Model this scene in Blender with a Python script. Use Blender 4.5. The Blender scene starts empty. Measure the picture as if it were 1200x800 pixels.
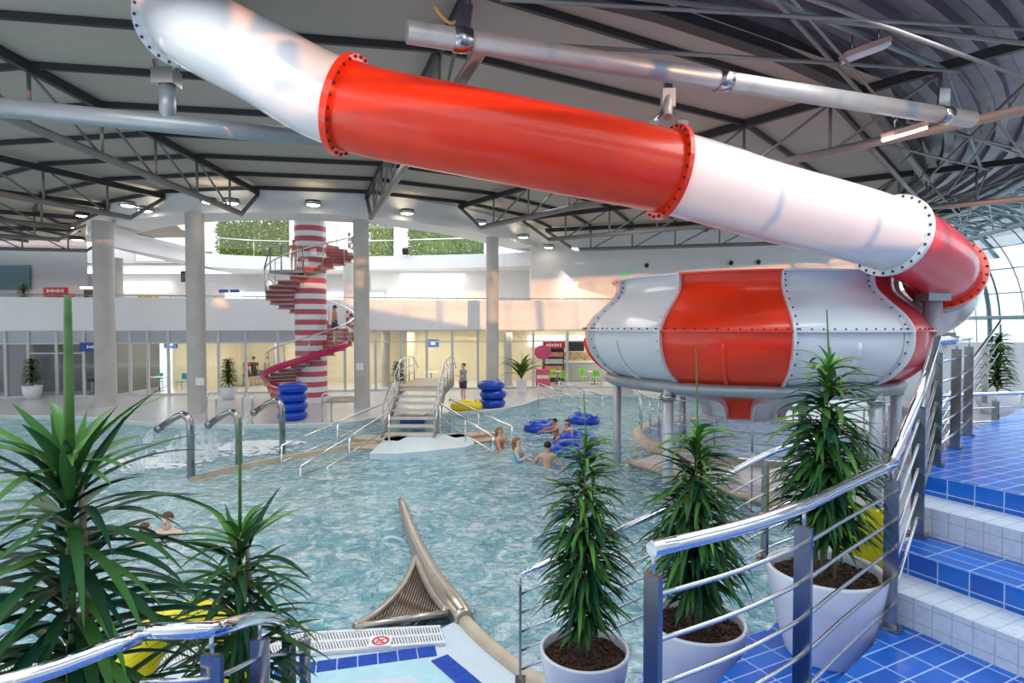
import bpy, bmesh, math, random
from math import sin, cos, pi, radians as R, sqrt, atan2
from mathutils import Vector, Matrix

random.seed(7)
SC = bpy.context.scene
COL = SC.collection
V = Vector

# ------------------------------------------------------------------ camera
CAM_Z = 3.5
FPX = 700.0
PITCH = R(1.55)
cam_d = bpy.data.cameras.new('camera')
cam_d.lens = FPX / 1200 * 36
cam_d.sensor_width = 36
cam_d.clip_start = 0.05
cam_d.clip_end = 400
cam = bpy.data.objects.new('camera', cam_d)
COL.objects.link(cam)
cam.location = (0, 0, CAM_Z)
cam.rotation_euler = (pi / 2 - PITCH, 0, 0)
SC.camera = cam


def ray(px, py):
    dx = (px - 600) / FPX
    dz = (400 - py) / FPX
    return V((dx, cos(PITCH) + dz * sin(PITCH), -sin(PITCH) + dz * cos(PITCH)))


def at(px, py, D):
    d = ray(px, py)
    return V((0, 0, CAM_Z)) + d * (D / d.y)


def on(px, py, z=0.0):
    d = ray(px, py)
    return V((0, 0, CAM_Z)) + d * ((z - CAM_Z) / d.z)


# ------------------------------------------------------------------ materials
MATS = {}


def mat(name, col, rough=0.5, metal=0.0, var=0.06, scale=6.0, bump=0.0, bscale=40.0, spec=0.5,
        emit=None, estr=0.0, coat=0.0):
    if name in MATS:
        return MATS[name]
    m = bpy.data.materials.new(name)
    m.use_nodes = True
    nt = m.node_tree
    b = nt.nodes['Principled BSDF']
    b.inputs['Roughness'].default_value = rough
    b.inputs['Metallic'].default_value = metal
    b.inputs['Specular IOR Level'].default_value = spec
    if coat:
        b.inputs['Coat Weight'].default_value = coat
        b.inputs['Coat Roughness'].default_value = 0.08
    tc = nt.nodes.new('ShaderNodeTexCoord')
    n = nt.nodes.new('ShaderNodeTexNoise')
    n.inputs['Scale'].default_value = scale
    n.inputs['Detail'].default_value = 3
    nt.links.new(tc.outputs['Object'], n.inputs['Vector'])
    r = nt.nodes.new('ShaderNodeValToRGB')
    c = V(col[:3])
    r.color_ramp.elements[0].position = 0.3
    r.color_ramp.elements[1].position = 0.7
    r.color_ramp.elements[0].color = (*[max(0, x * (1 - var)) for x in c], 1)
    r.color_ramp.elements[1].color = (*[min(1, x * (1 + var)) for x in c], 1)
    nt.links.new(n.outputs['Fac'], r.inputs['Fac'])
    nt.links.new(r.outputs['Color'], b.inputs['Base Color'])
    if bump:
        n2 = nt.nodes.new('ShaderNodeTexNoise')
        n2.inputs['Scale'].default_value = bscale
        nt.links.new(tc.outputs['Object'], n2.inputs['Vector'])
        bp = nt.nodes.new('ShaderNodeBump')
        bp.inputs['Strength'].default_value = bump
        bp.inputs['Distance'].default_value = 0.02
        nt.links.new(n2.outputs['Fac'], bp.inputs['Height'])
        nt.links.new(bp.outputs['Normal'], b.inputs['Normal'])
    if emit:
        b.inputs['Emission Color'].default_value = (*emit, 1)
        b.inputs['Emission Strength'].default_value = estr
    MATS[name] = m
    return m


def glass_mat(name, tint=(1, 1, 1), gloss=0.10, rough=0.02):
    if name in MATS:
        return MATS[name]
    m = bpy.data.materials.new(name)
    m.use_nodes = True
    nt = m.node_tree
    nt.nodes.remove(nt.nodes['Principled BSDF'])
    out = nt.nodes['Material Output']
    t = nt.nodes.new('ShaderNodeBsdfTransparent')
    t.inputs['Color'].default_value = (*tint, 1)
    g = nt.nodes.new('ShaderNodeBsdfGlossy')
    g.inputs['Roughness'].default_value = rough
    mx = nt.nodes.new('ShaderNodeMixShader')
    fr = nt.nodes.new('ShaderNodeFresnel')
    fr.inputs['IOR'].default_value = 1.2
    ad = nt.nodes.new('ShaderNodeMath')
    ad.operation = 'ADD'
    ad.inputs[1].default_value = gloss * 0.4
    nt.links.new(fr.outputs[0], ad.inputs[0])
    nt.links.new(ad.outputs[0], mx.inputs[0])
    nt.links.new(t.outputs[0], mx.inputs[1])
    nt.links.new(g.outputs[0], mx.inputs[2])
    nt.links.new(mx.outputs[0], out.inputs['Surface'])
    MATS[name] = m
    return m


def tile_mat(name, c1, c2, grout, su, sv, ang=0.0, plane='xy', gw=0.03, rough=0.25, shift=(0, 0)):
    """rectangular tiles with grout, tile size su x sv metres, frame turned by ang about z"""
    if name in MATS:
        return MATS[name]
    m = bpy.data.materials.new(name)
    m.use_nodes = True
    nt = m.node_tree
    b = nt.nodes['Principled BSDF']
    tc = nt.nodes.new('ShaderNodeTexCoord')
    mp = nt.nodes.new('ShaderNodeMapping')
    mp.inputs['Rotation'].default_value = (0, 0, -ang)
    nt.links.new(tc.outputs['Object'], mp.inputs['Vector'])
    sp = nt.nodes.new('ShaderNodeSeparateXYZ')
    cb = nt.nodes.new('ShaderNodeCombineXYZ')
    nt.links.new(mp.outputs[0], sp.inputs[0])
    a, c = {'xy': ('X', 'Y'), 'xz': ('X', 'Z'), 'yz': ('Y', 'Z')}[plane]
    for src, dst, sh in ((a, 'X', shift[0]), (c, 'Y', shift[1])):
        ad = nt.nodes.new('ShaderNodeMath')
        ad.operation = 'ADD'
        ad.inputs[1].default_value = sh + 50 * (su if dst == 'X' else sv)
        nt.links.new(sp.outputs[src], ad.inputs[0])
        nt.links.new(ad.outputs[0], cb.inputs[dst])
    br = nt.nodes.new('ShaderNodeTexBrick')
    br.offset = 0.0
    br.squash = 1.0
    br.inputs['Scale'].default_value = 1.0
    br.inputs['Brick Width'].default_value = su
    br.inputs['Row Height'].default_value = sv
    br.inputs['Mortar Size'].default_value = gw * min(su, sv)
    br.inputs['Mortar Smooth'].default_value = 0.1
    br.inputs['Bias'].default_value = 0.0
    br.inputs['Color1'].default_value = (*c1, 1)
    br.inputs['Color2'].default_value = (*c2, 1)
    br.inputs['Mortar'].default_value = (*grout, 1)
    nt.links.new(cb.outputs[0], br.inputs['Vector'])
    # fine glaze mottling
    n = nt.nodes.new('ShaderNodeTexNoise')
    n.inputs['Scale'].default_value = 30
    nt.links.new(tc.outputs['Object'], n.inputs['Vector'])
    hv = nt.nodes.new('ShaderNodeHueSaturation')
    mr = nt.nodes.new('ShaderNodeMapRange')
    mr.inputs['To Min'].default_value = 0.85
    mr.inputs['To Max'].default_value = 1.15
    nt.links.new(n.outputs['Fac'], mr.inputs['Value'])
    nt.links.new(mr.outputs[0], hv.inputs['Value'])
    nt.links.new(br.outputs['Color'], hv.inputs['Color'])
    nt.links.new(hv.outputs[0], b.inputs['Base Color'])
    bp = nt.nodes.new('ShaderNodeBump')
    bp.inputs['Strength'].default_value = 0.4
    bp.inputs['Distance'].default_value = 0.003
    bp.invert = True
    nt.links.new(br.outputs['Fac'], bp.inputs['Height'])
    nt.links.new(bp.outputs[0], b.inputs['Normal'])
    b.inputs['Roughness'].default_value = rough
    MATS[name] = m
    return m


def water_mat(name, ca, cb_, wscale=1.6, bump=0.5, foam=0.0, spec=0.7):
    if name in MATS:
        return MATS[name]
    m = bpy.data.materials.new(name)
    m.use_nodes = True
    nt = m.node_tree
    b = nt.nodes['Principled BSDF']
    tc = nt.nodes.new('ShaderNodeTexCoord')
    n1 = nt.nodes.new('ShaderNodeTexNoise')
    n1.inputs['Scale'].default_value = wscale
    n1.inputs['Detail'].default_value = 4
    n1.inputs['Distortion'].default_value = 0.8
    n2 = nt.nodes.new('ShaderNodeTexNoise')
    n2.inputs['Scale'].default_value = wscale * 4.2
    n2.inputs['Detail'].default_value = 3
    n2.inputs['Distortion'].default_value = 1.2
    n3 = nt.nodes.new('ShaderNodeTexNoise')
    n3.inputs['Scale'].default_value = 0.22
    n3.inputs['Detail'].default_value = 2
    for n in (n1, n2, n3):
        nt.links.new(tc.outputs['Object'], n.inputs['Vector'])
    mx = nt.nodes.new('ShaderNodeMath')
    mx.operation = 'MULTIPLY_ADD'
    mx.inputs[1].default_value = 0.35
    nt.links.new(n2.outputs['Fac'], mx.inputs[0])
    nt.links.new(n1.outputs['Fac'], mx.inputs[2])
    bp = nt.nodes.new('ShaderNodeBump')
    bp.inputs['Strength'].default_value = bump
    bp.inputs['Distance'].default_value = 0.55
    nt.links.new(mx.outputs[0], bp.inputs['Height'])
    nt.links.new(bp.outputs[0], b.inputs['Normal'])
    r = nt.nodes.new('ShaderNodeValToRGB')
    r.color_ramp.elements[0].position = 0.35
    r.color_ramp.elements[1].position = 0.65
    r.color_ramp.elements[0].color = (*ca, 1)
    r.color_ramp.elements[1].color = (*cb_, 1)
    ad = nt.nodes.new('ShaderNodeMath')
    ad.operation = 'ADD'
    s1 = nt.nodes.new('ShaderNodeMath')
    s1.operation = 'MULTIPLY'
    s1.inputs[1].default_value = 0.5
    s2 = nt.nodes.new('ShaderNodeMath')
    s2.operation = 'MULTIPLY'
    s2.inputs[1].default_value = 0.5
    nt.links.new(n3.outputs['Fac'], s1.inputs[0])
    nt.links.new(n1.outputs['Fac'], s2.inputs[0])
    nt.links.new(s1.outputs[0], ad.inputs[0])
    nt.links.new(s2.outputs[0], ad.inputs[1])
    nt.links.new(ad.outputs[0], r.inputs['Fac'])
    n4 = nt.nodes.new('ShaderNodeTexNoise')
    n4.inputs['Scale'].default_value = wscale * 1.9
    n4.inputs['Detail'].default_value = 6
    n4.inputs['Roughness'].default_value = 0.62
    n4.inputs['Distortion'].default_value = 1.6
    nt.links.new(tc.outputs['Object'], n4.inputs['Vector'])
    r4 = nt.nodes.new('ShaderNodeValToRGB')
    r4.color_ramp.elements[0].position = 0.46
    r4.color_ramp.elements[1].position = 0.68
    r4.color_ramp.elements[0].color = (0, 0, 0, 1)
    r4.color_ramp.elements[1].color = (foam, foam, foam, 1)  # whitish noise paints sparkle and aerated white into the water colour
    nt.links.new(n4.outputs['Fac'], r4.inputs['Fac'])
    mc = nt.nodes.new('ShaderNodeMix')
    mc.data_type = 'RGBA'
    nt.links.new(r4.outputs['Color'], mc.inputs[0])
    nt.links.new(r.outputs['Color'], mc.inputs[6])
    mc.inputs[7].default_value = (0.78, 0.90, 0.93, 1)
    nt.links.new(mc.outputs[2], b.inputs['Base Color'])
    b.inputs['Roughness'].default_value = 0.06
    b.inputs['IOR'].default_value = 1.33
    b.inputs['Specular IOR Level'].default_value = spec
    MATS[name] = m
    return m


def leaf_mat(name, ca, cb_, rough=0.35):
    m = bpy.data.materials.new(name)
    m.use_nodes = True
    nt = m.node_tree
    b = nt.nodes['Principled BSDF']
    at_ = nt.nodes.new('ShaderNodeAttribute')
    at_.attribute_name = 'tone'
    r = nt.nodes.new('ShaderNodeValToRGB')
    r.color_ramp.elements[0].color = (*ca, 1)
    r.color_ramp.elements[1].color = (*cb_, 1)
    nt.links.new(at_.outputs['Fac'], r.inputs['Fac'])
    nt.links.new(r.outputs['Color'], b.inputs['Base Color'])
    b.inputs['Roughness'].default_value = rough
    b.inputs['Specular IOR Level'].default_value = 0.16
    b.inputs['Subsurface Weight'].default_value = 0.0
    return m


STEEL = mat('brushed_steel', (0.72, 0.72, 0.73), 0.22, 1.0, 0.05, 20)
STEEL_D = mat('satin_steel', (0.36, 0.355, 0.36), 0.2, 1.0, 0.06, 20)
CHROME = mat('polished_steel', (0.85, 0.87, 0.9), 0.08, 1.0, 0.03, 10)
PIPE = mat('galvanised_pipe', (0.33, 0.36, 0.39), 0.4, 0.4, 0.06, 4)
DARKST = mat('dark_roof_steel', (0.035, 0.036, 0.04), 0.5, 0.2, 0.1, 4)
GREYST = mat('grey_truss_steel', (0.20, 0.195, 0.19), 0.5, 0.1, 0.08, 4)
TEALST = mat('teal_grey_steel', (0.22, 0.30, 0.33), 0.4, 0.4, 0.08, 4)
MEMB = mat('beige_ceiling_membrane', (0.43, 0.39, 0.345), 0.85, 0, 0.05, 0.4)
CORR = mat('corrugated_sheet', (0.24, 0.225, 0.27), 0.4, 0.6, 0.15, 1.5)
WHITE = mat('white_plaster', (0.83, 0.83, 0.84), 0.7, 0, 0.03, 0.5)
WHITE2 = mat('white_panel', (0.86, 0.87, 0.89), 0.4, 0, 0.02, 0.5)
CONC = mat('pale_concrete', (0.52, 0.50, 0.47), 0.75, 0, 0.10, 1.2, 0.05, 12)
GREYW = mat('grey_wall', (0.30, 0.29, 0.30), 0.6, 0, 0.05, 0.7)
DECKM = tile_mat('deck_tile', (0.72, 0.72, 0.76), (0.66, 0.67, 0.72), (0.55, 0.56, 0.6), 0.6, 0.6, 0.0, 'xy', 0.015, 0.25)
CREAM = mat('cream_wall', (0.86, 0.80, 0.62), 0.7, 0, 0.05, 0.6)
FLOORM = mat('interior_floor', (0.62, 0.58, 0.50), 0.35, 0, 0.06, 1)
SL_WHITE = mat('white_fibreglass', (0.72, 0.735, 0.77), 0.22, 0, 0.03, 1.2, coat=0.4)
SL_RED = mat('red_fibreglass', (0.90, 0.038, 0.004), 0.28, 0, 0.10, 1.5, 0.05, 30, coat=0.3)
SL_PINK = mat('faded_red_fibreglass', (0.72, 0.06, 0.09), 0.25, 0, 0.10, 1.5, coat=0.5)
BOLT = mat('bolt_dark', (0.05, 0.05, 0.06), 0.4, 0.6)
STRIPE = mat('stripe_red', (0.56, 0.10, 0.13), 0.5, 0, 0.05)
MAGENTA = mat('magenta_padding', (0.55, 0.01, 0.10), 0.35, 0, 0.06)
BLUET = mat('blue_vinyl', (0.0, 0.055, 0.5), 0.3, 0, 0.1, 3, coat=0.15)
YELLOW = mat('yellow_plastic', (0.85, 0.70, 0.0), 0.35, 0, 0.05, 3)
POTW = mat('white_pot', (0.80, 0.81, 0.86), 0.25, 0, 0.02, 2, coat=0.2)
SOIL = mat('bark_soil', (0.07, 0.035, 0.018), 0.95, 0, 0.5, 60, 1.0, 70)
TAN = mat('tan_stone', (0.55, 0.45, 0.33), 0.5, 0, 0.12, 3)
GLASS = glass_mat('clear_glass', (0.97, 0.985, 0.98))
GLASSB = glass_mat('blue_glass', (0.80, 0.93, 0.97), 0.15)
BLACK = mat('black_plastic', (0.012, 0.012, 0.015), 0.4)
GREENP = mat('lime_plastic', (0.28, 0.75, 0.03), 0.4, 0, 0.05)
TEALP = mat('teal_plastic', (0.03, 0.35, 0.42), 0.4)
SIGNB = mat('sign_blue', (0.01, 0.06, 0.36), 0.4)
SIGNW = mat('sign_white', (0.85, 0.85, 0.85), 0.5)
COLARED = mat('cabinet_red', (0.6, 0.01, 0.05), 0.35)
BROWNW = mat('brown_wood', (0.40, 0.22, 0.10), 0.5, 0, 0.2, 6)
LAMP = mat('lamp_glow', (1, 0.95, 0.85), 0.5, emit=(1.0, 0.86, 0.62), estr=9.0)
LAMPW = mat('lamp_glow_white', (1, 1, 1), 0.5, emit=(1.0, 0.97, 0.92), estr=6.0)
TVM = mat('screen_glow', (0.02, 0.08, 0.25), 0.3, emit=(0.08, 0.22, 0.6), estr=0.8)
TVW = mat('screen_white', (0.8, 0.8, 0.9), 0.3, emit=(0.9, 0.9, 1.0), estr=0.8)
EXITG = mat('exit_green', (0.02, 0.30, 0.10), 0.4, emit=(0.02, 0.5, 0.15), estr=0.6)
SKYW = mat('light_window', (1, 1, 1), 0.6, emit=(1, 0.99, 0.93), estr=1.2)
LEAF = leaf_mat('leaf_dark', (0.002, 0.042, 0.026), (0.13, 0.34, 0.05), 0.42)
LEAF2 = leaf_mat('leaf_mid', (0.012, 0.06, 0.01), (0.20, 0.36, 0.04))
STEMM = mat('green_stem', (0.10, 0.22, 0.05), 0.5, 0, 0.2, 20)
CANE = mat('cane_stem', (0.30, 0.24, 0.15), 0.7, 0, 0.2, 20)


# ------------------------------------------------------------------ mesh builder
class MB:
    def __init__(s):
        s.v, s.f, s.m, s.sm = [], [], [], []
        s.tone = None

    def add(s, vs, fs, mi=0, smooth=False):
        o = len(s.v)
        s.v += [V(p) for p in vs]
        for f in fs:
            s.f.append([i + o for i in f])
            s.m.append(mi)
            s.sm.append(smooth)
        return s

    def box(s, c, size, rz=0.0, mi=0, M=None):
        hx, hy, hz = [x / 2 for x in size]
        vs = [V((x, y, z)) for x in (-hx, hx) for y in (-hy, hy) for z in (-hz, hz)]
        if M is None:
            M = Matrix.Rotation(rz, 3, 'Z')
        vs = [M @ p + V(c) for p in vs]
        fs = [(0, 1, 3, 2), (4, 6, 7, 5), (0, 4, 5, 1), (2, 3, 7, 6), (0, 2, 6, 4), (1, 5, 7, 3)]
        return s.add(vs, fs, mi)

    def bar(s, a, b, w, h, mi=0):
        """box-section bar from a to b, w horizontal, h vertical"""
        a, b = V(a), V(b)
        d = (b - a)
        L = d.length
        d.normalize()
        up = V((0, 0, 1)) if abs(d.z) < 0.95 else V((1, 0, 0))
        sx = d.cross(up).normalized()
        uz = sx.cross(d).normalized()
        vs = []
        for p in (a, b):
            for i, j in ((-1, -1), (1, -1), (1, 1), (-1, 1)):
                vs.append(p + sx * (i * w / 2) + uz * (j * h / 2))
        fs = [(3, 2, 1, 0), (4, 5, 6, 7)] + [(i, (i + 1) % 4, 4 + (i + 1) % 4, 4 + i) for i in range(4)]
        return s.add(vs, fs, mi)

    def tube(s, pts, r, n=8, mi=0, caps=True, closed=False, smooth=True):
        pts = [V(p) for p in pts]
        k = len(pts)
        rs = r if isinstance(r, (list, tuple)) else [r] * k
        frames = []
        prev = None
        for i in range(k):
            if closed:
                t = pts[(i + 1) % k] - pts[i - 1]
            else:
                t = pts[min(i + 1, k - 1)] - pts[max(i - 1, 0)]
            t.normalize()
            if prev is None:
                up = V((0, 0, 1)) if abs(t.z) < 0.9 else V((1, 0, 0))
                u = t.cross(up).normalized()
            else:
                u = (prev - t * prev.dot(t)).normalized()
            prev = u
            frames.append((u, t.cross(u).normalized()))
        vs = []
        for i in range(k):
            u, w = frames[i]
            for j in range(n):
                a = 2 * pi * j / n
                vs.append(pts[i] + (u * cos(a) + w * sin(a)) * rs[i])
        fs = []
        kk = k if closed else k - 1
        for i in range(kk):
            i2 = (i + 1) % k
            for j in range(n):
                j2 = (j + 1) % n
                fs.append((i * n + j, i * n + j2, i2 * n + j2, i2 * n + j))
        s.add(vs, fs, mi, smooth)
        if caps and not closed:
            o = len(s.v) - len(vs)
            s.f.append([o + j for j in range(n)][::-1])
            s.f.append([o + (k - 1) * n + j for j in range(n)])
            s.m += [mi, mi]
            s.sm += [False, False]
        return s

    def lathe(s, prof, n=32, c=(0, 0, 0), a0=0.0, a1=2 * pi, mi=0, smooth=True, close_top=False, close_bot=False, mif=None):
        """prof = [(r,z)...], revolved about z at c"""
        full = abs(a1 - a0 - 2 * pi) < 1e-6
        m = n if full else n + 1
        vs = []
        for (r, z) in prof:
            for j in range(m):
                a = a0 + (a1 - a0) * j / n
                vs.append(V((c[0] + r * cos(a), c[1] + r * sin(a), c[2] + z)))
        o = len(s.v)
        s.v += vs
        for i in range(len(prof) - 1):
            for j in range(n):
                j2 = (j + 1) % m if full else j + 1
                s.f.append([o + i * m + j, o + i * m + j2, o + (i + 1) * m + j2, o + (i + 1) * m + j])
                s.m.append(mif(i) if mif else mi)
                s.sm.append(smooth)
        if close_bot:
            s.f.append([o + j for j in range(m)][::-1])
            s.m.append(mi)
            s.sm.append(False)
        if close_top:
            s.f.append([o + (len(prof) - 1) * m + j for j in range(m)])
            s.m.append(mi)
            s.sm.append(False)
        return s

    def torus(s, c, Rr, r, n=32, k=14, mi=0, sq=1.0, M=None):
        vs, fs = [], []
        for i in range(n):
            a = 2 * pi * i / n
            for j in range(k):
                b = 2 * pi * j / k
                p = V(((Rr + r * cos(b)) * cos(a), (Rr + r * cos(b)) * sin(a), r * sq * sin(b)))
                if M is not None:
                    p = M @ p
                vs.append(p + V(c))
        for i in range(n):
            for j in range(k):
                fs.append((i * k + j, ((i + 1) % n) * k + j, ((i + 1) % n) * k + (j + 1) % k, i * k + (j + 1) % k))
        return s.add(vs, fs, mi, True)

    def ell(s, c, rad, n=16, k=10, mi=0, M=None, t0=0.0, t1=pi):
        vs, fs = [], []
        for i in range(k + 1):
            t = t0 + (t1 - t0) * i / k
            for j in range(n):
                a = 2 * pi * j / n
                p = V((rad[0] * sin(t) * cos(a), rad[1] * sin(t) * sin(a), rad[2] * cos(t)))
                if M is not None:
                    p = M @ p
                vs.append(p + V(c))
        for i in range(k):
            for j in range(n):
                fs.append((i * n + j, (i + 1) * n + j, (i + 1) * n + (j + 1) % n, i * n + (j + 1) % n))
        return s.add(vs, fs, mi, True)

    def prism(s, poly, z0, z1, mi_top=0, mi_side=0):
        n = len(poly)
        # force counter-clockwise
        ar = sum(poly[i][0] * poly[(i + 1) % n][1] - poly[(i + 1) % n][0] * poly[i][1] for i in range(n))
        if ar < 0:
            poly = poly[::-1]
        o = len(s.v)
        s.v += [V((p[0], p[1], z0)) for p in poly] + [V((p[0], p[1], z1)) for p in poly]
        s.f.append([o + n + i for i in range(n)])
        s.m.append(mi_top)
        s.f.append([o + i for i in range(n)][::-1])
        s.m.append(mi_side)
        s.sm += [False, False]
        for i in range(n):
            j = (i + 1) % n
            s.f.append([o + i, o + j, o + n + j, o + n + i])
            s.m.append(mi_side)
            s.sm.append(False)
        return s

    def quad(s, a, b, c, d, mi=0):
        return s.add([a, b, c, d], [(0, 1, 2, 3)], mi)

    def build(s, name, mats, parent=None, loc=None):
        """vertices are in world coordinates; they are stored relative to the parent thing (or loc)"""
        off = V((0, 0, 0))
        if parent is not None:
            p = parent
            while p.parent is not None:
                p = p.parent
            off = V(p.location)
        elif loc is not None:
            off = V(loc)
        me = bpy.data.meshes.new(name)
        me.from_pydata([tuple(p - off) for p in s.v], [], s.f)
        if not isinstance(mats, (list, tuple)):
            mats = [mats]
        for m in mats:
            me.materials.append(m)
        me.polygons.foreach_set('material_index', s.m)
        me.polygons.foreach_set('use_smooth', s.sm)
        if s.tone is not None:
            a = me.attributes.new('tone', 'FLOAT', 'POINT')
            a.data.foreach_set('value', s.tone)
        me.update()
        o = bpy.data.objects.new(name, me)
        COL.objects.link(o)
        if parent is not None:
            o.parent = parent
        elif loc is not None:
            o.location = loc
        return o


def tag(o, label=None, cat=None, group=None, kind=None):
    if label:
        o['label'] = label
    if cat:
        o['category'] = cat
    if group:
        o['group'] = group
    if kind:
        o['kind'] = kind
    return o


def thing(name, label, cat, loc=(0, 0, 0), group=None):
    o = bpy.data.objects.new(name, None)
    o.empty_display_size = 0.2
    COL.objects.link(o)
    o.location = loc
    return tag(o, label, cat, group)


def struct(o, label=None, cat=None):
    o['kind'] = 'structure'
    if label:
        o['label'] = label
    if cat:
        o['category'] = cat
    return o


def copy_tree(o, parent=None):
    c = o.copy()
    COL.objects.link(c)
    if parent is not None:
        c.parent = parent
    for ch in [x for x in ALLCH(o)]:
        copy_tree(ch, c)
    return c


def ALLCH(o):
    return [x for x in bpy.data.objects if x.parent == o]


def place(proto, used, loc, rz=0.0, label=None, group=None, cat=None, scale=None):
    """first call moves the prototype itself, later calls copy it with its parts"""
    o = proto if not used else copy_tree(proto)
    o.location = loc
    o.rotation_euler = (0, 0, rz)
    if scale:
        o.scale = (scale, scale, scale)
    if label:
        o['label'] = label
    if group:
        o['group'] = group
    return o


def spline(pts, n=6):
    """Catmull-Rom through points"""
    P = [V(p) for p in pts]
    out = []
    for i in range(len(P) - 1):
        p0 = P[i - 1] if i > 0 else P[0] * 2 - P[1]
        p1, p2 = P[i], P[i + 1]
        p3 = P[i + 2] if i + 2 < len(P) else P[-1] * 2 - P[-2]
        for k in range(n):
            t = k / n
            out.append(0.5 * ((2 * p1) + (-p0 + p2) * t + (2 * p0 - 5 * p1 + 4 * p2 - p3) * t * t + (-p0 + 3 * p1 - 3 * p2 + p3) * t ** 3))
    out.append(P[-1])
    return out
# ================================================================== SETTING: roof, ring, walls
C0 = V((-10, 36, 0))
RIN, ROUT = 12.2, 28.5
ZC = 8.95


def pol(phi, r, z=0.0):
    a = R(phi)
    return V((C0.x + r * sin(a), C0.y - r * cos(a), z))


PH = [-78, -58.5, -39, -19.5, 0, 19.5, 39, 58.5, 76]

# ---- ceiling membrane with its purlins
cm = MB()
allph = [-97] + PH + [92]
for a, b in zip(allph[:-1], allph[1:]):
    cm.quad(pol(a, 9.0, ZC), pol(a, ROUT + .55, ZC), pol(b, ROUT + .55, ZC), pol(b, 9.0, ZC))
ceiling = struct(cm.build('ceiling', MEMB))
for r in (12.5, 14.7, 16.9, 19.1, 21.3, 23.5, 25.7, 27.9):
    pm = MB()
    for a, b in zip(allph[:-1], allph[1:]):
        pm.bar(pol(a, r, ZC - 0.08), pol(b, r, ZC - 0.08), 0.09, 0.13)
    pm.build('purlin', DARKST, ceiling)

# ---- corrugated steel roof beyond the membrane
prof = []
r = ROUT
z = ZC + 0.25
while r < 31.8:
    for dr, dz in ((0.0, 0), (0.25, 0), (0.29, 0.20), (0.58, 0.20), (0.62, 0)):
        prof.append((r + dr, z + dz))
    r += 0.62
    z += 0.02
cr = MB()
cr.lathe(prof, n=44, c=C0, a0=R(-90 - 40), a1=R(-90 + 98), smooth=False)
corr = struct(cr.build('ceiling', CORR))
# dark edge gutter between membrane and sheet
eg = MB()
for a in range(-40, 98, 6):
    eg.bar(pol(a, ROUT, ZC + 0.02), pol(a + 6, ROUT, ZC + 0.02), 0.28, 0.42)
struct(eg.build('trim_1', DARKST))

# ---- radial trusses
truss_lab = {
    -78: 'roof truss at the far left end of the hall, partly behind the first column',
    -58.5: 'third roof truss to the left of the striped stair tower',
    -39: 'second roof truss to the left, tip pointing at the white ring beam corner',
    -19.5: 'roof truss whose kinked tip ends above the leftmost concrete columns',
    0: 'long roof truss in the upper left corner, tip beside the second column',
    19.5: 'central roof truss running behind the red slide section to a column head',
    39: 'roof truss right of centre with a grey bottom tube under the red slide section',
    58.5: 'roof truss behind the white slide section, meeting the ring beam far right',
    76: 'flat roof truss lying along the right part of the back wall',
}
for ph in PH:
    r1 = 32.0 if ph >= 39 else 28.6
    r0 = RIN
    t = thing('roof_truss', truss_lab[ph], 'roof truss', pol(ph, r0, ZC - 0.2), 'radial roof trusses')
    m = MB()
    m.bar(pol(ph, r0, ZC - 0.22), pol(ph, r1, ZC - 0.22 + (0.15 if ph >= 0 else 0)), 0.13, 0.2)
    m.build('top_chord', DARKST, t)
    zb = 7.62
    m = MB()
    m.tube([pol(ph, r0 + 1.6, zb), pol(ph, r1, zb)], 0.10, 10)
    m.build('bottom_chord', GREYST, t)
    m = MB()
    m.tube([pol(ph, r0 + 1.6, zb), pol(ph, r0 + 0.05, ZC - 0.25)], 0.075, 8)
    m.build('end_brace', GREYST, t)
    rr = r0 + 2.5
    up = True
    while rr < r1 - 0.5:
        m = MB()
        m.tube([pol(ph, rr, zb), pol(ph, rr, ZC - 0.2)], 0.04, 6)
        m.build('strut', GREYST, t)
        m = MB()
        if rr + 2.2 < r1:
            m.tube([pol(ph, rr, zb), pol(ph, rr + 2.2, ZC - 0.2)], 0.035, 6)
            m.build('diagonal', GREYST, t)
        rr += 2.2

# long cross tubes of the roof bracing under the corrugated part
def rod(name, label, pts, r, m, cat='pipe', group=None, n=8):
    b = MB()
    b.tube(pts, r, n)
    c = V(pts[0])
    return tag(b.build(name, m, None, c), label, cat, group)


for i, (a, b) in ((1, (19.5, 39)), (2, (39, 58.5)), (3, (58.5, 76))):
    lab = ['ring tube of the roof edge above the big white slide end', 'ring tube of the roof edge, top middle right of the frame',
           'ring tube of the roof edge from the dark corner down to the right', 'ring tube of the roof edge near the glazed wall at far right'][i]
    if i == 1:
        continue
    t = thing('roof_ring_tube', lab, 'roof tube', pol(a, ROUT + 0.1, 8.5), 'ring tubes of the roof edge')
    MB().tube([pol(a, ROUT + 0.2, 8.55), pol(b, ROUT + 0.2, 8.55)], 0.11, 10).build('upper_tube', GREYST, t)
    MB().tube([pol(a, ROUT + 0.2, 7.62), pol(b, ROUT + 0.2, 7.62)], 0.06, 8).build('lower_tube', GREYST, t)
    for k in range(4):
        p0 = pol(a + (b - a) * k / 4, ROUT + 0.2, 7.62)
        p1 = pol(a + (b - a) * (k + 1) / 4, ROUT + 0.2, 8.55)
        MB().tube([p0, p1], 0.03, 6).build('diagonal', GREYST, t)
bay = [(19.5, 39), (39, 58.5), (58.5, 76)]
labs = [('tie rods under the corrugated roof, top right middle', 'grey'), ('tie rods under the corrugated roof beside the lit lamp', 'x'),
        ('tie rods under the corrugated roof next to the glazed wall', 'y')]
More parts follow.
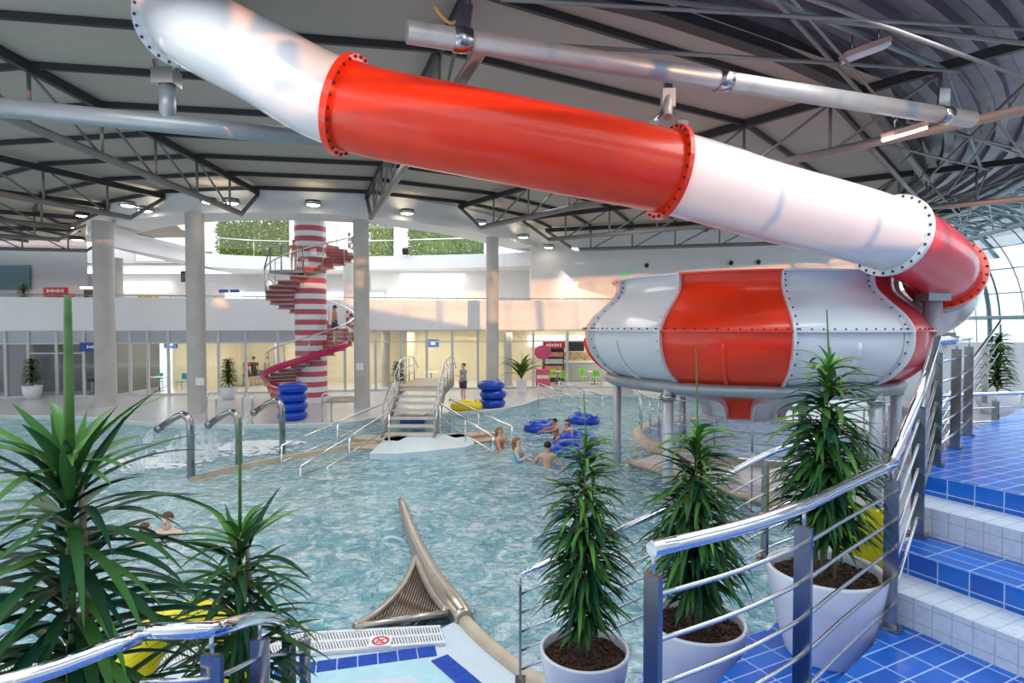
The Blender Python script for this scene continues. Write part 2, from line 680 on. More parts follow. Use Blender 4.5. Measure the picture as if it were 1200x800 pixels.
for (a, b), (lb, _) in zip(bay, labs):
    t = thing('roof_bracing', lb, 'roof bracing', pol(a, 31, 8.2), 'tie rods under the corrugated roof')
    for (ra, rb_, za, zb2, rad) in ((28.7, 32.0, 8.6, 8.6, 0.045), (32.0, 28.7, 8.6, 8.6, 0.045), (28.7, 30.4, 7.7, 8.7, 0.035),
                                    (30.4, 32.0, 8.7, 7.8, 0.035), (32.0, 34.6, 8.0, 8.1, 0.06), (30.2, 30.2, 8.8, 8.8, 0.05), (29.5, 32, 7.9, 8.9, .03), (32, 29.3, 8.9, 8.0, .03)):
        MB().tube([pol(a, ra, za), pol(b, rb_, zb2)], rad, 6).build('tie_rod', GREYST if rad < 0.05 else TEALST, t)

# ---- white ring beam
RP = [(95, 283), (99, 277), (106, 270), (120, 265), (150, 258), (200, 252), (260, 249), (330, 249), (424, 253), (500, 262), (560, 272), (620, 287), (655, 297)]
ZR0, ZR1 = 7.95, 8.93
ring = []
for px, py in RP:
    p = on(px, py, ZR0)
    ring.append(V((p.x, p.y, 0)))
ring = spline(ring, 4)
rb = MB()
inner = []
for i, p in enumerate(ring):
    d = (V((-10.5, 37, 0)) - p).normalized()
    inner.append(p + d * 1.8)
for i in range(len(ring) - 1):
    a, b, c, d = ring[i], ring[i + 1], inner[i + 1], inner[i]
    z0, z1 = V((0, 0, ZR0)), V((0, 0, ZR1))
    rb.quad(a + z0, b + z0, b + z1, a + z1)
    rb.quad(d + z0, c + z0, b + z0, a + z0)
    rb.quad(d + z0, d + z1, c + z1, c + z0)
struct(rb.build('trim_2', WHITE))

# ---- columns
def column(px, D, r, z1, label, z0=0.0):
    p = at(px, 400, D)
    t = thing('concrete_column', label, 'column', (p.x, p.y, z0), 'round concrete columns')
    MB().lathe([(r, z0), (r, z1)], 28, (p.x, p.y, 0)).build('shaft', CONC, t)
    MB().lathe([(r + 0.02, z0), (r + 0.02, z0 + 0.08), (r, z0 + 0.1)], 28, (p.x, p.y, 0)).build('base_trim', mat('plinth_grey', (0.5, 0.5, 0.52), .4), t)
    return t


column(123, 25.9, 0.40, 7.97, 'leftmost tall round concrete column standing beside the blue sign')
cB = column(230, 24.0, 0.35, 7.97, 'tall round concrete column between the pool spouts and left glass rooms')
column(424, 25.6, 0.33, 7.97, 'round concrete column right of the striped stair tower')
column(577, 30.5, 0.32, 7.97, 'round concrete column in warm light behind the three blue tubes')
column(735, 30.5, 0.30, 3.35, 'short white column under the balcony beside the bowl slide')
column(137, 31.0, 0.33, 6.97, 'round concrete column on the gallery behind the leftmost column', 3.35)
column(596, 34.9, 0.22, 3.24, 'tan round pillar inside the glazed front left of the tall palm')
column(452, 34.2, 0.24, 3.24, 'round pillar inside the glazed front left of the foot bridge platform')
column(325, 35.0, 0.22, 3.24, 'round pillar inside the glazed front left of the striped tower')
column(409, 33.0, 0.28, 6.97, 'thin concrete column on the gallery right of the stair tower', 3.35)
n = MB()
pB = at(230, 0, 24.0)
n.box((pB.x + 0.12, pB.y - 0.36, 1.27), (0.34, 0.02, 0.3))
tag(n.build('paper_notice', SIGNW, None, (pB.x + .12, pB.y - .36, 1.12)), 'white paper notice on the column beside the pool spouts', 'notice', 'notices on columns')
n = MB()
pB = at(424, 0, 25.6)
n.box((pB.x - 0.1, pB.y - 0.34, 1.75), (0.3, 0.02, 0.3))
tag(n.build('paper_notice', SIGNW, None, (pB.x - .1, pB.y - .34, 1.6)), 'white paper notice on the column right of the stair tower', 'notice', 'notices on columns')

# ---- pool water, floor and decks
WZ = -0.10
w = MB()
w.quad((-40, 4.5, WZ), (16, 4.5, WZ), (16, 32, WZ), (-40, 32, WZ))
WATER = water_mat('pool_water_surface', (0.09, 0.34, 0.42), (0.40, 0.61, 0.66), 1.3, 1.0, 0.9)
tag(w.build('pool_water', WATER), 'rippling turquoise water filling the big pool', 'water', kind='stuff')
pf = MB()
pf.quad((-40, 4, -1.35), (16, 4, -1.35), (16, 33, -1.35), (-40, 33, -1.35))
struct(pf.build('floor', mat('pool_floor', (0.3, 0.6, 0.65), 0.6)))

EDGE = [(-500, 485), (0, 488), (60, 488.5), (120, 491), (160, 495), (200, 498), (260, 499), (330, 498.5), (400, 496), (440, 490), (480, 487), (520, 485), (575, 481), (610, 475), (640, 466), (680, 463), (730, 463)]
edge = [on(px, py) for px, py in EDGE]
edge = spline(edge, 3)
dk = MB()
poly = [(p.x, p.y) for p in edge] + [(12, 29), (30, 29), (30, 50), (-60, 50), (-60, edge[0].y)]
dk.prism(poly, -0.5, 0.0, 0, 1)
struct(dk.build('pool_deck', [DECKM, mat('pool_wall_tile', (0.55, 0.7, 0.75), 0.3)]))
cp = MB()
cp.tube([V((p.x, p.y + 0.06, 0.0)) for p in edge], 0.06, 6)
struct(cp.build('trim_3', mat('pool_coping', (0.72, 0.70, 0.68), 0.5)))

# right hand deck beside the landing basin of the bowl
dr = MB()
pr = [on(738, 541), on(790, 556), on(830, 569), on(900, 588), on(960, 602)]
poly = [(p.x, p.y) for p in pr] + [(5.3, 8.0), (12, 4.0), (32, 4.0), (32, 40), (10.5, 40), (10.5, 24), (7.0, 19)]
dr.prism(poly, -0.5, 0.0, 0, 1)
struct(dr.build('pool_deck', [DECKM, mat('pool_wall_tile', (1, 1, 1))]))
MBc = MB()
MBc.tube([V((p.x, p.y, 0.0)) for p in spline([(p.x, p.y, 0) for p in pr], 4)], 0.09, 8)
struct(MBc.build('trim_4', TAN))

# basin
BX, BY, BR = 7.6, 18.3, 3.5
bs = thing('splash_basin', 'round splash basin with blue water and tan rim under the bowl slide', 'basin', (BX, BY, 0))
MB().lathe([(BR + 0.3, -0.3), (BR + 0.3, 0.10), (BR + .2, 0.13), (BR, 0.12), (BR, -0.1)], 48, (BX, BY, 0)).build('basin_rim', TAN, bs)
wb = MB()
wb.lathe([(0.01, 0.06), (BR, 0.06)], 48, (BX, BY, 0))
wb.build('basin_water', water_mat('basin_water_surface', (0.005, 0.10, 0.36), (0.05, 0.28, 0.55), 1.5, 0.3, 0.3, 0.4), bs)

# inner weir wall across the pool
wl = [on(px, py) for px, py in ((222, 561), (250, 553), (300, 542), (345, 534), (390, 526), (430, 519), (452, 516))]
wl = spline([(p.x, p.y, 0) for p in wl], 4)
iw = MB()
for i in range(len(wl) - 1):
    a, b = wl[i], wl[i + 1]
    a2, b2 = a + V((0.12, 0.34, 0)), b + V((0.12, 0.34, 0))
    for q in ((a, b, b2, a2),):
        iw.quad(*[p + V((0, 0, 0.03)) for p in q])
    iw.quad(a + V((0, 0, -.5)), b + V((0, 0, -.5)), b + V((0, 0, .03)), a + V((0, 0, .03)))
struct(iw.build('trim_5', TAN))

# ---- ground floor front
FP = [(-34, 27.0), (-26, 28.3), (-20, 29.2), (-16, 30.0), (-10, 31.2), (-6, 32.0), (-2, 32.8), (2, 33.2), (8, 33.4), (14, 33.4)]
FP = [V((x, y, 0)) for x, y in FP]


def fp(x):
    for a, b in zip(FP[:-1], FP[1:]):
        if a.x <= x <= b.x:
            return a.lerp(b, (x - a.x) / (b.x - a.x))
    return FP[-1]


def fpx(px):
    """point of the ground floor front seen at pixel column px"""
    k = (px - 600) / FPX
    lo, hi = -34.0, 14.0
    for _ in range(50):
        mid = (lo + hi) / 2
        if mid / fp(mid).y < k:
            lo = mid
        else:
            hi = mid
    return fp(lo)


ZB0, ZB1 = 3.25, 4.85
# balcony parapet (white), its floor slab
bp_ = MB()
for a, b in zip(FP[:-1], FP[1:]):
    off = V((0, -0.15, 0))
    a1, b1 = a + off, b + off
    bp_.quad(a1 + V((0, 0, ZB0)), b1 + V((0, 0, ZB0)), b1 + V((0, 0, ZB1)), a1 + V((0, 0, ZB1)))
    a2, b2 = a1 + V((0, .15, 0)), b1 + V((0, .15, 0))
    bp_.quad(a1 + V((0, 0, ZB1)), b1 + V((0, 0, ZB1)), b2 + V((0, 0, ZB1)), a2 + V((0, 0, ZB1)))
    bp_.quad(b2 + V((0, 0, ZB0)), a2 + V((0, 0, ZB0)), a2 + V((0, 0, ZB1)), b2 + V((0, 0, ZB1)))
    a3, b3 = a1 + V((0, 12, 0)), b1 + V((0, 12, 0))
    bp_.quad(a1 + V((0, 0, ZB0)), a3 + V((0, 0, ZB0)), b3 + V((0, 0, ZB0)), b1 + V((0, 0, ZB0)))
struct(bp_.build('wall_gallery', WHITE2))
fl = MB()
for a, b in zip(FP[:-1], FP[1:]):
    z = V((0, 0, 3.6))
    fl.quad(a + z, b + z, b + z + V((0, 11, 0)), a + z + V((0, 11, 0)))
struct(fl.build('floor', FLOORM))
# thin handrail along the parapet
gr = thing('gallery_handrail', 'thin steel handrail running along the white gallery parapet', 'handrail', (FP[0].x, FP[0].y, ZB1))
MB().tube([p + V((0, -.05, ZB1 + 0.12)) for p in FP], 0.03, 6).build('rail', STEEL_D, gr)
for i in range(46):
    p = fp(-33 + i)
    MB().tube([p + V((0, -.05, ZB1 - 0.02)), p + V((0, -.05, ZB1 + 0.12))], 0.015, 5).build('post', STEEL_D, gr)

# glazed front in bays
FRAME = mat('window_frame_grey', (0.62, 0.63, 0.65), 0.5, 0.0)
bays_px = [-40, 6, 33, 66, 98, 116, 134, 152, 173, 197, 222, 256, 288, 326, 366, 404, 440, 470, 500, 530, 560, 592, 625, 665, 705, 745, 790, 840, 900]
for i in range(len(bays_px) - 1):
    a, b = fpx(bays_px[i]), fpx(bays_px[i + 1])
    d = (b - a).normalized()
    win = MB()
    dark = i in (1,)
    nm = 'window_%d' % (i + 1)
    fr = MB()
    for p in (a + d * .032, b - d * .032):
        fr.box(p + V((0, 0, ZB0 / 2)), (0.06, 0.10, ZB0), 0)
    for z, h in ((0.05, 0.1), (2.62, 0.07), (ZB0 - 0.03, 0.06)):
        fr.bar(a + V((0, 0, z)), b + V((0, 0, z)), 0.08, h)
    if i in (2, 3):
        fr.bar(a + V((0, 0, 2.15)), b + V((0, 0, 2.15)), 0.08, 0.06)
    w_ = struct(fr.build(nm, FRAME))
    gm = GREYW if i in (1,) else GLASS
    MB().quad(a + V((0, 0.02, 0.1)), b + V((0, 0.02, 0.1)), b + V((0, 0.02, 2.6)), a + V((0, 0.02, 2.6))).build('pane', gm, w_)
    MB().quad(a + V((0, 0.02, 2.65)), b + V((0, 0.02, 2.65)), b + V((0, 0.02, ZB0)), a + V((0, 0.02, ZB0))).build('transom_pane', mat('transom_panel', (0.46, 0.50, 0.55), .35) if i < 14 else GLASS, w_)

# interior of ground floor
gi = MB()
gi.quad((-60, 27, 0.012), (30, 27, 0.012), (30, 41, 0.012), (-60, 41, 0.012))
bw = MB()
a, b = fpx(128), fpx(905)
wpts = [a] + [p for p in FP if p.x > a.x]
for q0, q1 in zip(wpts[:-1], wpts[1:]):
    bw.quad(q0 + V((0, 5.4, 0)), q1 + V((0, 5.4, 0)), q1 + V((0, 5.4, 3.24)), q0 + V((0, 5.4, 3.24)))
struct(bw.build('wall_inner', CREAM))
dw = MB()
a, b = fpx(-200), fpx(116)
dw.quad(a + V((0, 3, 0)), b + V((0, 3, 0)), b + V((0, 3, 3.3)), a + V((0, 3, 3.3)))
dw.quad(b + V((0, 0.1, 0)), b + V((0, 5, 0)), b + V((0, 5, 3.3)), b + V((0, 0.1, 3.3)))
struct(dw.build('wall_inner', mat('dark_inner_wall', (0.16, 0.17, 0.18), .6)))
for px in (222, 330, 470, 592):
    a = fpx(px)
    p = MB()
    p.quad(a + V((0, 1.8, 0)), a + V((0, 5.3, 0)), a + V((0, 5.3, 3.24)), a + V((0, 1.8, 3.24)))
    struct(p.build('wall_partition', CREAM))

# ---- second floor back, third level band, bamboo windows
sw = MB()
sw.quad((-46, 40.5, 3.6), (2, 40.5, 3.6), (2, 40.5, 7.0), (-46, 40.5, 7.0))
struct(sw.build('wall_back', mat('upper_wall_grey', (0.62, 0.62, 0.64), .6)))
# white wall right of recess, and the recess itself
p1 = at(430, 350, 37)
p2 = at(622, 350, 34.2)
rw = MB()
rw.quad((p2.x, 34.2, 3.6), (21, 34.2, 3.6), (21, 34.2, 10.5), (p2.x, 34.2, 10.5))
rw.quad((p2.x, 38, 3.6), (p2.x, 34.2, 3.6), (p2.x, 34.2, 10.5), (p2.x, 38, 10.5))
rw.quad((p1.x, 38, 3.6), (p2.x, 38, 3.6), (p2.x, 38, 7.2), (p1.x, 38, 7.2))
rw.quad((p1.x, 40.5, 3.6), (p1.x, 38, 3.6), (p1.x, 38, 7.2), (p1.x, 40.5, 7.2))
struct(rw.build('wall_right', WHITE))

# third level parapet (white band)
TP = [at(112, 0, 25.5), at(130, 0, 27), at(160, 0, 29.5), at(213, 0, 34), at(270, 0, 36.3), at(340, 0, 37.2), at(430, 0, 37), at(570, 0, 35.6), at(622, 0, 34.6)]
TP = [V((p.x, p.y, 0)) for p in TP]
TP = spline(TP, 3)
tb = MB()
for a, b in zip(TP[:-1], TP[1:]):
    z0, z1 = V((0, 0, 6.95)), V((0, 0, 7.75))
    tb.quad(a + z0, b + z0, b + z1, a + z1)
    tb.quad(a + z0 + V((0, 7, 0)), b + z0 + V((0, 7, 0)), b + z0, a + z0)
    tb.quad(a + z1, b + z1, b + z1 + V((0, 7, 0)), a + z1 + V((0, 7, 0)))
struct(tb.build('wall_upper', WHITE))
# upper back wall with openings for the bamboo windows
D3 = 40.0
ub = MB()


def upx(px, z):
    k = (px - 600) / FPX
    return V((k * D3, D3, z))


def upw(x0, x1, z0, z1):
    ub.quad(upx(x0, z0), upx(x1, z0), upx(x1, z1), upx(x0, z1))


ops = [(160, 213), (250, 341), (432, 463), (477, 568), (585, 612)]
prevx = 104
for a, b in ops:
    upw(prevx, a, 7.7, 11.2)
    prevx = b
upw(prevx, 640, 7.7, 11.2)
upw(104, 640, 10.9, 11.5)
struct(ub.build('wall_back', WHITE))
for k, (a, b) in enumerate(ops):
    f = MB()
    for z in (7.75, 10.9):
        f.bar(upx(a, z) + V((0, -.03, 0)), upx(b, z) + V((0, -.03, 0)), 0.08, 0.1)
    for x in (a, b):
        f.bar(upx(x, 7.75), upx(x, 10.9), 0.08, 0.08)
    w_ = struct(f.build('window_%d' % (40 + k), FRAME))
    MB().quad(upx(a, 7.75), upx(b, 7.75), upx(b, 10.9), upx(a, 10.9)).build('pane', GLASSB if k == 0 else GLASS, w_)

random.seed(3)
bamlab = ['dense green climbing plants behind the wide window left of the stair tower', 'green climbing plants behind the narrow window right of a column',
          'green climbing plants behind the wide window in the middle of the upper wall']
for (a, b), lb in zip(ops[1:4], bamlab):
    m = MB()
    tones = []
    x0, x1 = upx(a, 0).x, upx(b, 0).x
    nst = int((x1 - x0) * 13)
    for i in range(nst):
        x = x0 + (x1 - x0) * (i + random.random()) / nst
        y = D3 + 0.5 + random.random() * 0.6
        top = 10.2 + random.random() * 0.6
        m.tube([(x, y, 7.7), (x + random.uniform(-.1, .1), y, top)], 0.015, 4)
        z = 7.9
        while z < top:
            s_ = random.choice((-1, 1))
            l = random.uniform(0.2, 0.5)
            q = V((x, y, z))
            dx, dz = s_ * l * random.uniform(.4, .9), l * random.uniform(-.5, .5)
            m.add([q, q + V((dx * .5, -.03, dz * .5 + .06)), q + V((dx, -.05, dz)), q + V((dx * .5, -.03, dz * .5 - .06))], [(0, 1, 2, 3)])
            z += random.uniform(0.02, 0.075)
    m.tone = [random.random() * 0.7 for _ in m.v]
    tag(m.build('climbing_plants', LEAF2, None, (x0, D3 + .6, 7.7)), lb, 'plants', 'plants behind the upper windows', kind='stuff')
# plants box floor outside
pb = MB()
pb.box((-12, D3 + 1.2, 7.6), (40, 2.2, 0.2))
struct(pb.build('floor', FLOORM))
# rail on the third level
ur = thing('upper_handrail', 'thin steel railing of the top level in front of the green windows', 'railing', TP[12])
MB().tube([p + V((0, 0.3, 8.75)) for p in TP[9:]], 0.03, 6).build('rail', STEEL, ur)
for p in TP[9::2]:
    MB().tube([p + V((0, 0.3, 7.7)), p + V((0, 0.3, 8.75))], 0.02, 5).build('post', STEEL, ur)

# left end walls
lw = MB()
lw.quad((-46, 4, -1), (-46, 60, -1), (-46, 60, 9.2), (-46, 4, 9.2))
struct(lw.build('wall_left', mat('left_wall', (0.35, 0.42, 0.46), .6)))
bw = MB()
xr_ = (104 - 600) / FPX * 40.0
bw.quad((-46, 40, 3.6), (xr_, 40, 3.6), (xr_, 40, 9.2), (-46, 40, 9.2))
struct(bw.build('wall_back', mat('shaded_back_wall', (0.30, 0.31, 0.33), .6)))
bw = MB()
q0, q1 = at(-60, 320, 39.8), at(34, 320, 39.8)
bw.box(((q0.x + q1.x) / 2, 39.9, 6.7), (q1.x - q0.x, .1, 1.6))
struct(bw.build('window_63', mat('dark_teal_glazing', (0.03, 0.10, 0.13), .15)))

# ---- glazed curved wall at right; unseen bays behind shaped for the sun
RG = 41.0
gp = [(RG, 0.0), (RG, 3.0), (RG - 0.3, 5.5), (RG - 1.2, 7.6), (RG - 2.6, 9.2), (RG - 4.4, 10.0), (RG - 6.4, 10.3), (32.3, 10.2)]
gp = [(v.x, v.z) for v in spline([(r_, 0, z_) for r_, z_ in gp], 3)]
wn = 50
A0, A1, ST = -35, 130, 7.5
k = 0
a = A0
while a < A1 - 0.01:
    wn += 1
    b = a + ST
    lowsolid = a < 60
    sill = 7.2 if a < 24 else 5.4
    prof = [q for q in gp if ((sill <= q[1] <= 8.7) or not lowsolid)]
    roofp = [q for q in gp if q[0] <= 37.4]
    if a < 14:
        prof = roofp
    g = MB()
    for i in range(len(prof) - 1):
        (r0, z0), (r1, z1) = prof[i], prof[i + 1]
        g.quad(pol(a, r0, z0), pol(b, r0, z0), pol(b, r1, z1), pol(a, r1, z1))
    if lowsolid and a >= 14:
        for (r0, z0), (r1, z1) in zip(roofp[:-1], roofp[1:]):
            g.quad(pol(a, r0, z0), pol(b, r0, z0), pol(b, r1, z1), pol(a, r1, z1))
    fr = MB()
    if lowsolid and a >= 14:
        for t_ in (0.0, 0.333, 0.667):
            fr.tube([pol(a + ST * t_, r_ - 0.05, z_ - .02) for r_, z_ in roofp], 0.045, 6)
        fr.tube([pol(a, 35, 10.22), pol(b, 35, 10.22)], .04, 5)
    for t_ in (0.0, 0.333, 0.667):
        fr.tube([pol(a + ST * t_, r_ - 0.05, z_) for r_, z_ in prof], 0.045 if t_ else 0.06, 6)
    for i in range(0, len(prof), 2):
        r_, z_ = prof[i]
        fr.tube([pol(a, r_ - 0.05, z_), pol(a + ST / 2, (r_ - 0.05) * 1.0, z_), pol(b, r_ - 0.05, z_)], 0.04, 5)
    o = struct(fr.build('window_%d' % wn, TEALST))
    g.build('pane', GLASSB, o)
    m = MB()
    m.tube([pol(a, r_ - 0.75, z_) for r_, z_ in gp if (r_, z_) in prof], 0.14, 10)
    m.build('rib', TEALST, o)
    a = b
rw2 = MB()  # unseen blocker behind the camera, shaped so sun enters only in patches
for a in range(-35, 62, 4):
    hh_ = 7.3 if a < 24 else 5.5
    if a < 15:
        hh_ = 9.6
    else:
        rw2.quad(pol(a, 39.6, 8.45), pol(a + 4, 39.6, 8.45), pol(a + 4, 37.2, 9.9), pol(a, 37.2, 9.9))
    rw2.quad(pol(a, RG + .05, 0), pol(a + 4, RG + .05, 0), pol(a + 4, RG + .05 - (.5 if hh_ > 6 else 0), hh_), pol(a, RG + .05 - (.5 if hh_ > 6 else 0), hh_))
struct(rw2.build('sun_blocker_rear', WHITE))
# horizontal space-frame ring in front of the glazing
for i, (r_, z_, rad) in enumerate(((34.6, 8.15, 0.11), (32.2, 8.95, 0.16), (39.6, 4.0, 0.09))):
    m = MB()
    m.tube([pol(a, r_, z_) for a in range(20, 112, 5)], rad, 8)
    tag(m.build('wind_girder', TEALST, None, pol(20, r_, z_)), ['upper teal grey ring tube in front of the glazed wall',
        'thick teal grey ring tube just below the corrugated roof edge', 'lower teal grey ring tube across the glazed wall'][i], 'steel tube')
t = thing('space_frame', 'tangle of thin steel lattice where the roof meets the glazed wall', 'lattice', pol(60, 37, 8))
random.seed(5)
for a in range(24, 110, 4):
    MB().tube([pol(a, 32.2, 8.95), pol(a + 2, 34.6, 8.15)], 0.04, 5).build('lattice_rod', TEALST, t)
    MB().tube([pol(a + 4, 32.2, 8.95), pol(a + 2, 34.6, 8.15)], 0.04, 5).build('lattice_rod', TEALST, t)
    MB().tube([pol(a, 34.6, 8.15), pol(a + 2, 35.0, 10.1)], 0.04, 5).build('lattice_rod', TEALST, t)
    MB().tube([pol(a + 4, 32.2, 8.95), pol(a + 2, 34.0, 10.0)], 0.04, 5).build('lattice_rod', TEALST, t)
# ================================================================== SLIDE
bolt_me = None


def bolt_mesh():
    global bolt_me
    if bolt_me is None:
        m = MB()
        m.ell((0, 0, 0), (0.022, 0.022, 0.022), 6, 4)
        o = m.build('bolt', BOLT)
        bolt_me = o.data
        bpy.data.objects.remove(o)
    return bolt_me


def bolt(p, parent, scale=1.0):
    o = bpy.data.objects.new('bolt', bolt_mesh())
    COL.objects.link(o)
    root = parent
    while root.parent is not None:
        root = root.parent
    o.parent = parent
    o.location = V(p) - V(root.location)
    o.scale = (scale,) * 3
    return o


KP = [(204, 14, 14.5), (214, 25, 9.9), (303, 72, 9.15), (407, 124, 8.7), (600, 165, 8.75), (782, 202, 9.2), (900, 236, 9.75), (985, 258, 10.1), (1043, 276, 10.45),
      (1084, 298, 11.1), (1106, 320, 11.9), (1108, 345, 13.0), (1085, 365, 13.8), (1035, 376, 14.1)]
NS = 10
path = spline([at(*k) for k in KP], NS)
TR = 0.62
slide = thing('tube_slide', 'big enclosed tube slide in white and red sections hanging under the roof', 'water slide', (path[40].x, path[40].y, 0))


def seg(i0, i1, m, name):
    b = MB()
    b.tube(path[i0:i1 + 1], TR, 40, caps=False)
    return b.build(name, m, slide)


lab = [(0, 1, SL_WHITE), (1, 3, SL_WHITE), (3, 5, SL_RED), (5, 8, SL_WHITE), (8, 10, SL_PINK), (10, 13, SL_WHITE)]
names = ['white top section', 'white fibreglass section', 'bright red section', 'long white section', 'pinkish red section', 'white end section']
for (a, b, m), lb in zip(lab, names):
    o = seg(a * NS, b * NS, m, 'tube_section')
    o['label'] = lb


def flange(idx, m, half, name='flange', rr=0.10):
    p = path[idx]
    t = (path[min(idx + 1, len(path) - 1)] - path[idx - 1]).normalized()
    b = MB()
    u = t.cross(V((0, 0, 1))).normalized()
    w_ = t.cross(u).normalized()
    n = 48
    ring_ = []
    for rad, off in ((TR - 0.01, -half), (TR + rr, -half), (TR + rr, half), (TR - 0.01, half)):
        for j in range(n):
            a = 2 * pi * j / n
            ring_.append(p + t * off + (u * cos(a) + w_ * sin(a)) * rad)
    fs = []
    for k in range(3):
        for j in range(n):
            fs.append((k * n + j, k * n + (j + 1) % n, (k + 1) * n + (j + 1) % n, (k + 1) * n + j))
    b.add(ring_, fs, 0)
    o = b.build(name, m, slide)
    for j in range(26):
        a = 2 * pi * (j + .5) / 26
        q = p + (u * cos(a) + w_ * sin(a)) * (TR + rr * 0.62)
        for s in (-1, 1):
            qq = q + t * (half + 0.006) * s
            d = (V((0, 0, CAM_Z)) - p).normalized()
            if t.dot(d) * s > 0:
                bolt(qq, o, 1.15)
    return o


flange(1 * NS, SL_WHITE, 0.04)
flange(3 * NS, SL_RED, 0.05)
flange(5 * NS, SL_RED, 0.035)
flange(8 * NS, SL_WHITE, 0.04)
flange(10 * NS, SL_RED, 0.05)
flange(13 * NS - 1, SL_WHITE, 0.05)
# joint sleeve visible on the red section
# ---- support tubes
pA, pB_ = at(477, 37, 3.9 * 700 / 344), at(1138, 140, 3.9 * 700 / 241)
sp = thing('support_tube', 'long pale steel support tube hanging above the slide in the top middle', 'support tube', pA)
MB().tube([pA, pB_], 0.15, 20).build('tube', PIPE, sp)
for t_ in (0.07, 0.47, 0.93):
    q = pA.lerp(pB_, t_)
    d = (pB_ - pA).normalized()
    MB().tube([q - d * 0.12, q + d * 0.12], 0.168, 20).build('clamp', STEEL_D, sp)
# clamp legs to truss chords
for t_ in (0.07, 0.93):
    q = pA.lerp(pB_, t_)
    MB().bar(q + V((0, 0, .1)), q + V((0.05, .05, .5)), 0.06, 0.2).build('hanger', STEEL_D, sp)
q = on(783, 92, 7.4)
q2 = path[5 * NS] + V((0, 0, TR + 0.1))
hb = thing('slide_hanger', 'grey steel hanger bracket joining the support tube to the slide flange', 'bracket', q2)
MB().tube([q, q2 + V((0, 0, .12))], 0.07, 12).build('rod', PIPE, hb)
MB().box(q.lerp(q2, 0.45), (0.2, 0.16, 0.28)).build('sleeve', PIPE, hb)
for s in (-1, 1):
    MB().bar(q.lerp(q2, .6), q2 + V((s * 0.24, -0.02, 0.02)), 0.05, 0.05).build('brace', STEEL_D, hb)
    MB().box(q2 + V((s * 0.22, 0, -.02)), (0.16, 0.12, 0.14)).build('shoe', STEEL_D, hb)

zp = 6.9
a, b = on(-60, 120, zp), on(470, 172, zp)
s2 = thing('support_tube', 'grey steel support tube crossing the trusses at the upper left', 'support tube', a)
MB().tube([a, b], 0.15, 18).build('tube', PIPE, s2)
fl1 = path[NS]
pq = on(205, 150, zp)
q = a + (b - a) * ((pq.x - a.x) / (b.x - a.x))
MB().tube([q, V((q.x, q.y, at(205, 96, q.y).z))], 0.13, 14).build('post', PIPE, s2)
zs_ = at(205, 92, q.y).z
MB().box((q.x, q.y - .02, zs_), (0.36, 0.3, 0.26)).build('saddle', STEEL_D, s2)
for dx in (-.15, .15):
    MB().bar(V((q.x + dx, q.y, zs_ + .1)), V((q.x + dx * 1.6, q.y + .05, zs_ + 0.34)), 0.06, 0.06).build('brace', STEEL_D, s2)

# post under the lower bend of the slide
pp = at(1093, 352, 11.45)
s3 = thing('support_post', 'stout grey steel post holding up the slide bend at right', 'support post', (pp.x, pp.y, 0))
MB().tube([(pp.x, pp.y, 0), (pp.x, pp.y, pp.z)], 0.16, 20).build('post', mat('post_grey', (.36, .38, .4), .4, .3), s3)
MB().box((pp.x, pp.y, pp.z + 0.08), (0.42, 0.4, 0.18)).build('saddle', PIPE, s3)
for dx in (-.15, .1):
    MB().box((pp.x + dx, pp.y, pp.z + 0.25), (0.12, 0.3, 0.22)).build('bracket', PIPE, s3)
cs = MB()
cs.tube([path[10 * NS] + V((0.75 * cos(a) * 1.02, 0.05, 0.75 * sin(a))) for a in [R(x) for x in range(-135, -20, 12)]], 0.05, 8)
cs.build('cradle', PIPE, s3)

# ---- bowl
BC = V((5.43, 14.0, 0))
bowl = thing('bowl_slide', 'giant bowl slide of alternating red and white curved panels on steel legs', 'water slide', BC)
PROF = [(3.06, 4.50), (3.06, 4.34), (3.12, 4.18), (3.32, 3.98), (3.60, 3.74), (3.77, 3.52), (3.82, 3.40)]
PROF2 = [(3.82, 3.40), (3.81, 3.1), (3.68, 2.8), (3.40, 2.52), (2.98, 2.30), (2.5, 2.15), (1.9, 2.03), (1.3, 1.93), (1.0, 1.8), (0.85, 1.6), (0.82, 1.42)]


def smoothprof(p, n=3):
    return [(v.x, v.z) for v in spline([(a, 0, c) for a, c in p], n)]


